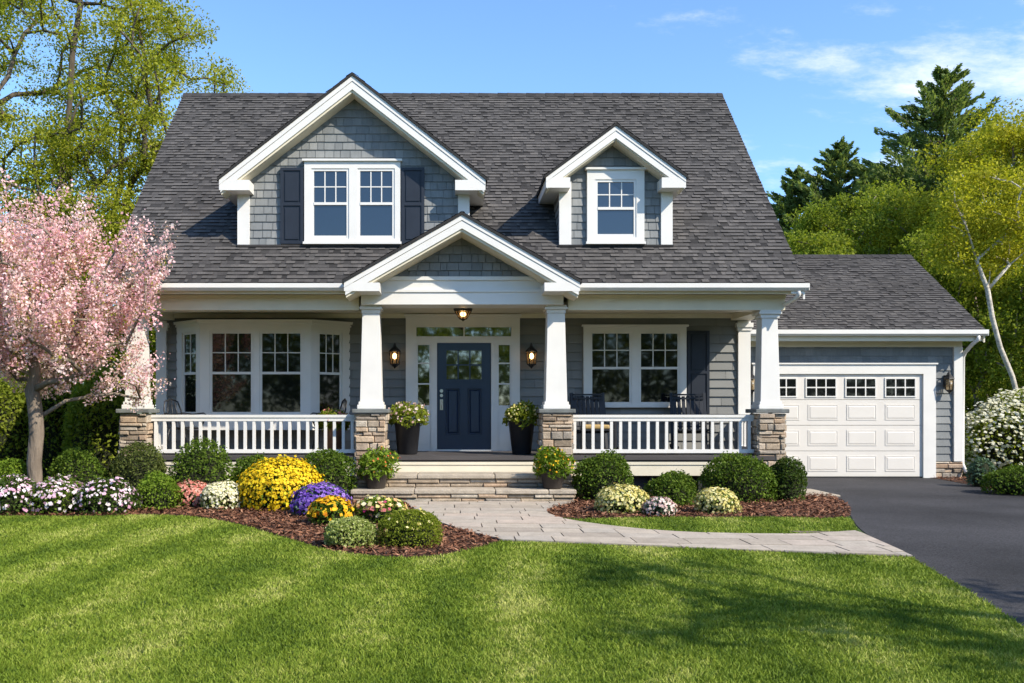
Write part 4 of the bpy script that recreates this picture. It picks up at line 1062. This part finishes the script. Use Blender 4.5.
def make_iron(loc, label):
    t = thing('patio_chair', label, 'chair', loc, 'wrought iron chairs on the porch'); T = Matrix.Translation(Vector(loc))
    b = MB(T); b.lathe([(.22, .42), (.23, .43), (.23, .45), (.20, .46)], seg=16); b.build('seat', M_black, t)
    b = MB(T)
    b.tube([(-.2, .20, .44), (-.21, .28, .75), (-.16, .31, .90), (0, .32, .95), (.16, .31, .90), (.21, .28, .75), (.2, .20, .44)], .013, 6)
    for k in (-1, 0, 1): b.tube([(k * .09, .20, .45), (k * .12, .28, .70), (k * .07, .31, .93)], .008, 5)
    b.build('backrest', M_black, t)
    for s in (-1, 1):
        b = MB(T); b.tube([(s * .21, .27, .70), (s * .25, .05, .68), (s * .25, -.2, .70), (s * .25, -.26, .66), (s * .25, -.22, .60), (s * .24, -.16, .46)], .013, 6); b.build('armrest', M_black, t)
        b = MB(T); b.tube([(s * .18, -.16, .45), (s * .22, -.22, .0)], .013, 6); b.build('leg', M_black, t)
        b = MB(T); b.tube([(s * .18, .18, .45), (s * .21, .26, .0)], .013, 6); b.build('leg', M_black, t)
    return t
ic = make_iron((X(185, 15.6), 15.6, FLOOR), 'black wrought iron chair at the left end of the porch'); ic.rotation_euler = (0, 0, R(65))
ic2 = dup(ic, (X(327, 15.75), 15.75, FLOOR), 'black wrought iron chair between bay window and portico column', R(-70))

# ------------------------------------------------------------------ plants
def noise_dir(rng, D, k=5, amp=0.12):
    """Lumpy radius factor for unit directions D."""
    f = np.ones(len(D))
    for _ in range(k):
        c = rng.normal(size=3); c /= np.linalg.norm(c)
        f += amp * rng.uniform(-1, 1) * np.exp(-np.sum((D - c) ** 2, 1) / 0.16)
    return f
def dome(rng, n, c, rx, ry, h, zb=0.0, amp=0.15, shell=0.14, k=14, low=0.32):
    """Points in the outer shell of a lumpy mound sitting on zb: positions and outward normals."""
    D = unit(rng.normal(size=(n, 3)))
    D[:, 2] = np.where(D[:, 2] < -low, -D[:, 2], D[:, 2])
    zc = zb + h * low; hz = h * (1 - low)
    f = noise_dir(np.random.default_rng(int(abs(c[0]) * 997 + c[1] * 131)), D, k, amp) * (1 - np.abs(rng.normal(0, shell, n)))
    f = np.where(rng.random(n) < .10, f * rng.uniform(1.0, 1.11, n), f)      # a few shoots stand proud
    P = np.column_stack([c[0] + D[:, 0] * rx * f, c[1] + D[:, 1] * ry * f, zc + D[:, 2] * np.where(D[:, 2] > 0, hz, h * low / low * 1.0) * f])
    P[:, 2] = np.maximum(P[:, 2], zb + 0.01)
    return P, unit(D * np.array([1 / rx, 1 / ry, 1 / hz]))
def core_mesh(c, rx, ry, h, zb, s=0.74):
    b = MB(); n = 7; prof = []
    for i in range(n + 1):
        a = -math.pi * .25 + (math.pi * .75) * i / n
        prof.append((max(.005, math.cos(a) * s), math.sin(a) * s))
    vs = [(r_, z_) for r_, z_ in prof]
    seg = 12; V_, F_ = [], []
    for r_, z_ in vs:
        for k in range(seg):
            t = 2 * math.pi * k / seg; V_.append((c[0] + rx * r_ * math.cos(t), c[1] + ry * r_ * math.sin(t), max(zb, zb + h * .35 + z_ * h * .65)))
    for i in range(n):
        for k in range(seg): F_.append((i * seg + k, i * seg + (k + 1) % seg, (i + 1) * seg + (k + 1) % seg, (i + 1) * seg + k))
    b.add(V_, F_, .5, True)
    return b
def ball(rng, n): return unit(rng.normal(size=(n, 3))) * (2.0 * rng.random((n, 1)) ** .6)
SEED = [100]
def bush(name, label, cat, px, wpx, top, d, leaf, n=5200, ls=0.036, flower=None, nf=0, fs=0.035, fl_top=-0.1, ry=None, group=None, asp=.6, shell=.15, amp=.22, zb=0.012, core=True, fsh=.09, flat=False):
    SEED[0] += 1; rng = np.random.default_rng(SEED[0])
    cx_ = X(px, d); rx = wpx / 2 * d / FPX * 0.97; h = Z(top, d) - zb
    ry = ry or rx
    t = thing(name, label, cat, (cx_, d, zb), group)
    P, Nn = dome(rng, n, (cx_, d), rx, ry, h, zb, amp, shell)
    V = leaf_quads(rng, P, ls, asp, Nn, .3)
    V[:, :, 2] = np.maximum(V[:, :, 2], zb)
    quads_obj('foliage', V, rng.beta(2, 2.2, n), leaf, t)
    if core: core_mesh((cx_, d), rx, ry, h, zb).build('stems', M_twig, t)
    if flower is not None:
        P, Nn = dome(rng, nf, (cx_, d), rx, ry, h, zb, amp, fsh)
        if flat: Nn = unit(Nn * .35 + np.array([.15, -.25, .6]))      # flat-topped flower heads look up to the light
        keep = (P[:, 2] - zb) / h > fl_top
        P = P[keep] + Nn[keep] * (.04 if flat else .010); Nn = Nn[keep]; m_ = len(P)
        V1 = leaf_quads(rng, P, fs, .95, Nn, .75, .2); V2 = leaf_quads(rng, P + Nn * .004, fs, .95, Nn, .7, .2)
        a = rng.random(m_)
        quads_obj('blossoms', np.concatenate([V1, V2]), np.concatenate([a, np.clip(a + rng.normal(0, .12, m_), 0, 1)]), flower, t)
    return t
SH = 'shrub'
bush('shrub', 'yellow-green shrub at the left edge behind the pink and white flowers', SH, 8, 48, 456, 13.5, ML_lime)
bush('shrub', 'loose mid green shrub behind the trunk of the pink blossom tree', SH, 78, 64, 450, 13.9, ML_box, amp=.3, shell=.2)
bush('shrub', 'olive green shrub in front of the left stone pier', SH, 141, 64, 442, 13.9, ML_olive, shell=.18, amp=.25)
bush('shrub', 'dark green shrub below the left porch railing, beside the olive one', SH, 201, 70, 439, 13.7, ML_box, amp=.25, shell=.16)
bush('shrub', 'bright lime green shrub between pink-white and salmon flowers', SH, 157, 47, 473, 12.8, ML_lime, n=4500, ls=.03, shell=.2)
bush('shrub', 'low green shrub half hidden behind the big yellow flower mound', SH, 254, 50, 455, 14.2, ML_box)
bush('shrub', 'clipped round dark green shrub just left of the brown pot on the steps', SH, 327, 60, 449, 13.95, ML_box)
bush('flower_mound', 'big dome of bright yellow flowers in the left bed', 'flowers', 281, 88, 458, 13.05, ML_lime, 4500, .03, MP_yellow, 3600, .042, .02, amp=.10)
bush('flowering_plant', 'cream white flowering plant left of the yellow dome', 'flowers', 222, 44, 480, 12.85, ML_varieg, 2600, .03, MP_cream, 1000, .036, .1)
bush('flowering_plant', 'salmon red flowering plant behind the cream white one', 'flowers', 193, 42, 481, 13.2, ML_olive, 2200, .03, MP_salmon, 900, .034, .1)
for i, (p_, lb) in enumerate(((14, 'clump of pink and white flowers at the left edge of the photo'), (60, 'clump of pink and white flowers in front of the blossom tree trunk'), (108, 'clump of pink and white flowers next to the lime shrub'))):
    bush('flowering_plant', lb, 'flowers', p_, 62, 477 + i, 12.35, ML_dark if i != 1 else ML_box, 3400, .034, MP_pinkw, 330, .045, .12, group='pink and white border flowers', amp=.3)
bush('flowering_plant', 'purple flowering plant below the yellow dome', 'flowers', 320, 64, 484, 12.1, ML_blue, 2600, .034, MP_purple, 900, .045, .12, amp=.3)
bush('flowering_plant', 'orange and yellow pansies in front of the purple flowers', 'flowers', 331, 48, 496, 11.15, ML_box, 2200, .034, MP_orange, 260, .055, .2, amp=.25)
bush('flowering_plant', 'mixed magenta, white and yellow flowers beside the steps', 'flowers', 380, 58, 495, 11.3, ML_lime, 2600, .045, MP_mixed, 170, .052, .3, asp=.3, amp=.35)
bush('shrub', 'pale variegated shrub at the front edge of the left mulch bed', SH, 351, 56, 517, 9.35, ML_varieg, 4600, .026, shell=.14)
bush('shrub', 'round green shrub dotted with yellow beside the path', SH, 410, 68, 508, 9.4, ML_mid, 6500, .022, MP_paleyel, 60, .028, .3, amp=.2)
bush('shrub', 'round clipped dark shrub just right of the steps', SH, 603, 64, 452, 14.15, ML_box, 6000)
bush('shrub', 'smaller round clipped shrub below the right railing', SH, 671, 52, 471, 13.3, ML_box, 4800, .033)
bush('shrub', 'largest round clipped shrub in front of the right railing end', SH, 738, 78, 454, 14.0, ML_box, 7000)
bush('shrub', 'clipped shrub in front of the right stone pier beside the driveway', SH, 785, 44, 456, 14.1, ML_dark, 4200)
bush('flowering_plant', 'pale yellow flowering mound in front of the clipped shrub by the steps', 'flowers', 622, 56, 485, 12.4, ML_varieg, 2600, .03, MP_paleyel, 900, .036, .05)
bush('flowering_plant', 'pale yellow flowering mound in front of the largest clipped shrub', 'flowers', 716, 46, 488, 12.35, ML_varieg, 2200, .03, MP_paleyel, 750, .034, .05)
bush('flowering_plant', 'small pinkish white flowering plant between the two pale yellow mounds', 'flowers', 659, 36, 498, 12.1, ML_blue, 1500, .03, MP_blush, 420, .034, .1)
bush('flowering_bush', 'tall white flowering bush at the right edge beside the garage', 'bush', 1022, 110, 390, 19.4, ML_mid, 13000, .055, MP_white, 3600, .07, .06, amp=.45, shell=.2, flat=True)
bush('shrub', 'low bright green shrub at the right edge by the driveway', SH, 1016, 64, 465, 15.2, ML_box, 5200)
bush('shrub', 'small blue-green plant at the garage corner', SH, 981, 28, 456, 16.6, ML_blue, 1500, .05, shell=.25)
# dark evergreens at the left behind the blossom tree
for (p_, w_, tp, d_, lb) in ((-6, 90, 372, 17.2, 'dark evergreen bush at the left edge behind the blossom tree'), (48, 80, 362, 17.8, 'tall dark evergreen bush straight behind the blossom trunk'), (100, 72, 376, 16.9, 'dark evergreen bush beside the left stone pier')):
    bush('evergreen_bush', lb, 'bush', p_, w_, tp, d_, ML_mid, 7000, .07, group='dark evergreens left of the house', amp=.3, shell=.2, ry=.8)

# potted plants
def potted(name, label, px, by, d, w_top, w_bot, h, leaf, flower, nf, pw, ph, zb, m_pot, fs=.04, group=None, n=1150):
    SEED[0] += 1; rng = np.random.default_rng(SEED[0])
    cx_ = X(px, d); t = thing(name, label, 'potted plant', (cx_, d, zb), group)
    b = MB(); b.lathe([(w_bot / 2 * .9, 0), (w_bot / 2, .012), (w_top / 2 * .97, h - .05), (w_top / 2 * 1.06, h - .045), (w_top / 2 * 1.06, h), (w_top / 2 * .93, h), (w_top / 2 * .9, h - .04)], (cx_, d, zb), 24)
    b.S = [True] * len(b.S); o = b.build('pot', m_pot, t)
    b = MB(); b.lathe([(w_top / 2 * .9, h - .06), (w_top / 2 * .9, h - .045)], (cx_, d, zb), 20); b.build('soil', M_soil, t)
    P, Nn = dome(rng, n, (cx_, d), pw / 2, pw / 2, ph + .06, zb + h - .06, .4, .3, low=.2)
    # trailing stems over the rim
    k = n // 5; a = rng.uniform(0, 2 * math.pi, k); rr = w_top / 2 * 1.08 + rng.uniform(0, .07, k)
    T_ = np.column_stack([cx_ + np.cos(a) * rr, d + np.sin(a) * rr, zb + h - rng.uniform(0, .07, k) * (1 + np.sin(a * 3))])
    P = np.concatenate([P, T_]); Nn = np.concatenate([Nn, np.column_stack([np.cos(a), np.sin(a), np.zeros(k)])])
    quads_obj('foliage', leaf_quads(rng, P, .085, .30, Nn, .2), rng.beta(2, 2, len(P)), leaf, t)
    P, Nn = dome(rng, nf, (cx_, d), pw / 2 * 1.02, pw / 2 * 1.02, ph + .08, zb + h - .06, .4, .12, low=.2)
    quads_obj('blossoms', np.concatenate([leaf_quads(rng, P, fs, .9, Nn, .6), leaf_quads(rng, P, fs, .9, Nn, .5)]), np.tile(rng.random(nf), 2), flower, t)
    return t
potted('potted_plant', 'tall black pot with trailing white and green plants left of the door', 407.5, 455, 15.35, .46, .34, .60, ML_mid, MP_blush, 150, .72, .32, FLOOR, M_pot, group='tall black pots by the door')
potted('potted_plant', 'tall black pot with pink tipped plants right of the door', 521.5, 455, 15.35, .46, .32, .60, ML_mid, MP_paleyel, 190, .72, .32, FLOOR, M_pot, fs=.034, group='tall black pots by the door')
potted('potted_plant', 'brown pot with yellow and red flowers at the left end of the steps', 376, 487, 14.0, .36, .29, .29, ML_lime, MP_red, 75, .60, .34, .202, M_potbrown, fs=.032, group='brown pots on the steps')
potted('potted_plant', 'brown pot with orange and red flowers at the right end of the steps', 552.5, 487, 14.0, .37, .30, .29, ML_lime, MP_orange, 90, .60, .34, .202, M_potbrown, fs=.032, group='brown pots on the steps')
potted('potted_plant', 'clay pot of orange flowers behind the left porch railing', 334, 455, 15.35, .34, .26, .52, ML_mid, MP_salmon, 80, .58, .24, FLOOR, M_terracotta)

# ------------------------------------------------------------------ trees
def skeleton(rng, base, H, targets, lean=(0, 0), trunk_n=9, wob=.12, fork=0.3):
    wob = min(wob, .02 * H)
    nodes = []; par = []
    for i in range(trunk_n + 1):
        t = i / trunk_n
        nodes.append(np.array([base[0] + lean[0] * t + (rng.normal(0, wob) if i > 1 else 0) * t, base[1] + lean[1] * t + (rng.normal(0, wob) if i > 1 else 0) * t, base[2] + H * t])); par.append(i - 1)
    first = max(1, int(trunk_n * fork))
    order = np.argsort([np.hypot(t_[0] - base[0], t_[1] - base[1]) + .3 * abs(t_[2] - base[2] - H * .5) for t_ in targets])
    tips = []
    for k in order:
        T_ = targets[k]; Nd = np.array(nodes)
        d = np.linalg.norm(Nd - T_, axis=1) + 1.6 * np.maximum(0, Nd[:, 2] - T_[2] + .25 * np.hypot(Nd[:, 0] - T_[0], Nd[:, 1] - T_[1]))
        d[:first] += 50
        j = int(np.argmin(d)); p = nodes[j]; L = np.linalg.norm(T_ - p); n = max(2, int(L / .5))
        n = min(n, 8); prev = j
        for i in range(1, n + 1):
            t = i / n; q = p + (T_ - p) * t; q = q + np.array([rng.normal(0, .035 * L), rng.normal(0, .035 * L), .10 * L * math.sin(math.pi * t) + rng.normal(0, .02 * L)]) * (1 if i < n else 0)
            nodes.append(q); par.append(prev); prev = len(nodes) - 1
        tips.append(prev)
    return nodes, par, tips
def draw_skeleton(name, nodes, par, rt, rtip, m, parent, base_n, seg=6, expo=.5):
    n = len(nodes); cnt = np.ones(n)
    for i in range(n - 1, 0, -1): cnt[par[i]] += cnt[i] * 1.0
    mx_ = cnt[0]; r_ = rtip + (rt - rtip) * (cnt / mx_) ** expo
    r_[0] *= 1.25
    main = {}
    for i in range(1, n):
        if par[i] not in main or cnt[i] > cnt[main[par[i]]]: main[par[i]] = i
    b = MB()
    for i in range(1, n):                            # one tapered tube per unbroken chain of limbs
        if par[i] != 0 and main[par[i]] == i: continue
        if par[i] == 0 and main[0] != i: pass
        ch = [par[i], i]
        while ch[-1] in main: ch.append(main[ch[-1]])
        rad = [r_[k] for k in ch]
        if par[i] != 0: rad[0] = min(rad[0], rad[1] * 1.35)
        b.tube([Vector(nodes[k]) for k in ch], rad, seg)
    return b.build(name, m, parent)
def tree(name, label, px, d, H, trunk_r, crown_c, crown_r, n_clump, per, leaf_m, ls, bark=M_bark, csig=.45, base_z=0.0, lean=(0, 0), group=None, seed=0, rtip=.012, trunk_top=.75, shape=1.0, asp=.6, fork=.3, cat='tree', xy=None, hollow=.35, leafpar=None, expo=.5, lump=.4, spray=0.0):
    rng = np.random.default_rng(1000 + seed)
    bx, by = xy if xy else (X(px, d), d)
    t = thing(name, label, cat, (bx, by, base_z), group)
    # clump centres through the crown's volume, denser towards its outside
    D = unit(rng.normal(size=(n_clump, 3))); rr = rng.uniform(hollow, 1.0, n_clump) ** .6
    f = noise_dir(rng, D, 9, lump)
    C = np.array(crown_c) + D * (rr * f)[:, None] * np.array(crown_r)
    C[:, 2] = np.maximum(C[:, 2], base_z + H * .12)
    nodes, par, tips = skeleton(rng, np.array([bx, by, base_z]), H * trunk_top, C, lean, fork=fork)
    draw_skeleton('trunk', nodes, par, trunk_r, rtip, bark, t, 9, expo=expo)
    sz = rng.uniform(.6, 1.35, n_clump)
    k = (per * sz).astype(int)
    P = np.repeat(C, k, 0) + ball(rng, k.sum()) * np.repeat(sz, k)[:, None] * np.array([csig, csig, csig * .62])
    if spray:                                        # clumps drawn out along upright, outward sprays
        out = unit(unit(C - np.array([bx, by, base_z + H * .35])) * .8 + np.array([0, 0, .55]) + rng.normal(0, .25, C.shape))
        P = P + np.repeat(out, k, 0) * (rng.random((len(P), 1)) ** 1.3 - .25) * spray * np.repeat(sz, k)[:, None]
    tone = np.repeat(rng.normal(0, .13, n_clump), k)
    V = leaf_quads(rng, P, ls, asp, np.tile(np.array([[0, 0, 1.0]]), (len(P), 1)), .25)
    quads_obj('crown', V, rng.beta(2, 2, len(P)) + tone, leaf_m, t)
    if leafpar:
        P2 = np.repeat(C, leafpar[1], 0) + rng.normal(size=(n_clump * leafpar[1], 3)) * np.array([csig, csig, csig * .7])
        quads_obj('leaves', leaf_quads(rng, P2, leafpar[2], .5), rng.random(len(P2)), leafpar[0], t)
    return t
TG = 'trees around the house'
# pink blossom tree in the left bed
tree('blossom_tree', 'pink blossom tree standing in the left flower bed', 35, 13.4, 3.2, .115, (-6.2, 13.4, 3.02), (1.85, 1.6, 1.42), 240, 255, ML_pink, .038, csig=.085, seed=3, rtip=.008, trunk_top=.6, asp=.8, fork=.42, hollow=.2, leafpar=(ML_spring, 22, .04), base_z=0.0, lump=.45, spray=.62)
# tall spring trees at the left
tree('spring_tree', 'tall airy yellow-green tree at the left edge of the photo', 25, 25.0, 15, .20, (-10.6, 25.0, 9.8), (4.2, 3.5, 6.0), 280, 360, ML_spring, .074, M_darkbark, .36, lean=(1.6, 0), seed=11, group=TG, trunk_top=.85, rtip=.016)
tree('spring_tree', 'slimmer yellow-green tree whose branches reach over the left roof edge', 85, 26.5, 12, .17, (-9.2, 26.5, 8.2), (3.1, 3.0, 4.6), 190, 330, ML_spring, .072, M_darkbark, .34, lean=(1.2, 0), seed=12, group=TG, trunk_top=.85, rtip=.015)
tree('leafy_tree', 'fresh green tree low behind the left roof edge', 110, 29, 8.2, .15, (-11.0, 29, 4.8), (3.4, 3, 3.3), 130, 380, ML_mid, .115, M_darkbark, .42, seed=13, group=TG)
tree('leafy_tree', 'fresh green tree at the left edge behind the tall airy one', -5, 31, 9, .15, (-16.0, 31, 5.0), (4, 3, 4.0), 130, 380, ML_mid, .12, M_darkbark, .45, seed=14, group=TG)
# right side
tree('golden_tree', 'big yellow-green tree at the right edge above the white bush', 1010, 29, 11, .17, (19.3, 29, 7.6), (3.2, 3.0, 3.7), 170, 620, ML_gold, .085, M_bark, .40, seed=21, group=TG)
tree('golden_tree', 'yellow-green tree rising behind the right end of the garage roof', 935, 31, 9, .15, (16.6, 31, 6.2), (2.4, 2.5, 2.2), 90, 620, ML_gold, .09, M_bark, .38, seed=22, group=TG)
tree('leafy_tree', 'light green tree behind the middle of the garage roof', 868, 33, 9.2, .15, (15.0, 33, 6.6), (2.6, 2.4, 2.8), 110, 560, ML_mid, .095, M_bark, .38, seed=23, group=TG)
tree('leafy_tree', 'light green tree close behind the main roof edge and garage', 830, 31, 7.5, .13, (12.8, 31, 5.6), (2.0, 2, 2.0), 75, 520, ML_mid, .092, M_bark, .36, seed=24, group=TG)
tree('birch_tree', 'pale leaning birch between garage and white bush', 1036, 23.6, 8.6, .065, (14.35, 24.0, 6.5), (1.5, 1.2, 1.6), 80, 250, ML_gold, .072, M_palebark, .28, lean=(-1.9, 0), seed=25, group=TG, trunk_top=.80, rtip=.010, fork=.55, expo=.55, lump=.3)
tree('slender_tree', 'slender dark stemmed tree right of the garage wall', 978, 27, 7.5, .07, (15.6, 27, 4.4), (1.7, 1.6, 2.7), 60, 420, ML_mid, .085, M_bark, .32, seed=26, group=TG)
tree('slender_tree', 'slender green tree behind the white flowering bush', 1005, 28.5, 7.0, .07, (17.4, 28.5, 4.2), (1.8, 1.6, 2.8), 60, 420, ML_wood, .085, M_palebark, .32, seed=27, group=TG)
tree('leafy_tree', 'dense green tree at the right edge behind the white bush', 1050, 25, 6.4, .12, (17.0, 25, 3.6), (2.2, 2, 2.6), 90, 480, ML_mid, .085, M_bark, .36, seed=28, group=TG)
# trees off to the right of the photographer: they shade the lawn's near corner
tree('leafy_tree', 'leafy tree beside the driveway that shades the near corner of the lawn', 0, 0, 8.2, .14, (9.0, 1.7, 6.1), (2.3, 1.9, 1.5), 30, 80, ML_mid, .11, M_bark, .30, seed=31, xy=(9.6, 1.6), group=TG)

def conifer(label, px, d, top_y, wid, most, seed, leaf=ML_needle):
    rng = np.random.default_rng(2000 + seed); H = Z(top_y, d); bx = X(px, d)
    t = thing('pine_tree', label, 'tree', (bx, d, 0), 'dark pines behind the garage')
    b = MB(); b.tube([(bx, d, 0), (bx + .05, d, H * .5), (bx, d, H * .97)], [.28, .16, .02], 7)
    P, Dd, S = [], [], []
    z = H * .16
    while z < H * .985:
        t_ = (z / H); prof = min(wid * (1 - t_) ** .8, most) * rng.uniform(.85, 1.1) + .10
        for k in range(rng.integers(7, 11)):
            a = rng.uniform(0, 2 * math.pi); L = prof * rng.uniform(.6, 1.15)
            o = np.array([math.cos(a), math.sin(a), 0]); rise = rng.uniform(-.08, .30) + .3 * t_
            n = int(34 + 95 * L); u = rng.uniform(.15, 1, n) ** .8
            lat = rng.normal(0, .105 * L * (1.2 - u), n) + rng.normal(0, .03, n); side = np.array([-o[1], o[0], 0])
            zc = z + rise * L * u + .16 * L * u ** 2 + rng.normal(0, .035 + .012 * L, n)
            pts = np.array([bx, d, 0]) + o * (L * u)[:, None] + side * lat[:, None]; pts[:, 2] = zc
            P.append(pts); dr = o * .8 + side * np.sign(lat)[:, None] * .5 + np.array([0, 0, .45]) + rng.normal(0, .25, (n, 3)); Dd.append(unit(dr)); S.append(np.full(n, .16 + .015 * L))
            b.tube([(bx, d, z), tuple(np.array([bx, d, z + rise * L + .16 * L]) + o * L * .95)], [.035 + .01 * L, .008], 4)
        z += rng.uniform(.24, .42) * (1.25 - .5 * t_)
    b.build('trunk', M_darkbark, t)
    P = np.concatenate(P); Dd = np.concatenate(Dd); S = np.concatenate(S)[:, None] * rng.uniform(.6, 1.3, (len(P), 1))
    w = unit(np.cross(Dd, rng.normal(size=P.shape))) * S * .2
    V = np.stack([P - Dd * S * .4, P + w, P + Dd * S * .6, P - w], 1)
    quads_obj('crown', V, rng.beta(2, 2, len(P)), leaf, t)
conifer('tallest dark pine behind the yellow-green trees at the right', 946, 38, 68, 8.2, 3.9, 1)
conifer('dark pine rising above the garage roof, right of the main roof', 838, 39, 140, 5.6, 3.2, 2)
conifer('shorter dark pine against the right slope of the main roof', 795, 40, 168, 5.0, 2.8, 3)

def woods(label_name, cells, leaf, seed):
    rng = np.random.default_rng(3000 + seed); Vs, As = [], []
    for (cx_, cy_, h, r_, n) in cells:
        k = 22; D = unit(rng.normal(size=(k, 3))); C = np.array([cx_, cy_, h * .56]) + D * np.array([r_ * .75, r_ * .7, h * .36])
        per = n // k
        P = np.repeat(C, per, 0) + rng.normal(size=(k * per, 3)) * np.array([r_ * .28, r_ * .28, h * .09])
        P[:, 2] = np.maximum(P[:, 2], .1)
        Vs.append(leaf_quads(rng, P, .34, .7)); As.append(rng.beta(2, 2, len(P)) * .8 + rng.normal(0, .1))
    o = quads_obj(label_name, np.concatenate(Vs), np.concatenate(As), leaf, None); tag(o, kind='stuff')
    return o
rng = np.random.default_rng(5)
cells = []
for x in np.arange(-48, -13, 3.4): cells.append((x, rng.uniform(38, 50), rng.uniform(6.0, 8.5), 3.2, 1700))
for x in np.arange(12, 60, 3.2): cells.append((x, rng.uniform(42, 52), rng.uniform(8, 10.5), 3.2, 2000))
for x in np.arange(14, 32, 2.2): cells.append((x, rng.uniform(33, 37), rng.uniform(3.5, 6), 2.2, 1600))
for x in np.arange(-13, 12, 4.5): cells.append((x, 46, 6.5, 3, 900))
woods('woods', cells, ML_wood, 1)
# the wood across the street, behind the photographer (it is what the windows mirror)
cells = [(x, rng.uniform(-30, -24), rng.uniform(8, 11), 3.6, 2600) for x in np.arange(-46, 50, 3.4)]
cells += [(rng.uniform(34, 38), y, rng.uniform(7, 9), 3.4, 1800) for y in np.arange(-22, 30, 4)]
cells += [(rng.uniform(-36, -31), y, rng.uniform(7, 9), 3.4, 1800) for y in np.arange(-22, 34, 4)]
woods('woods', cells, ML_mid, 2)
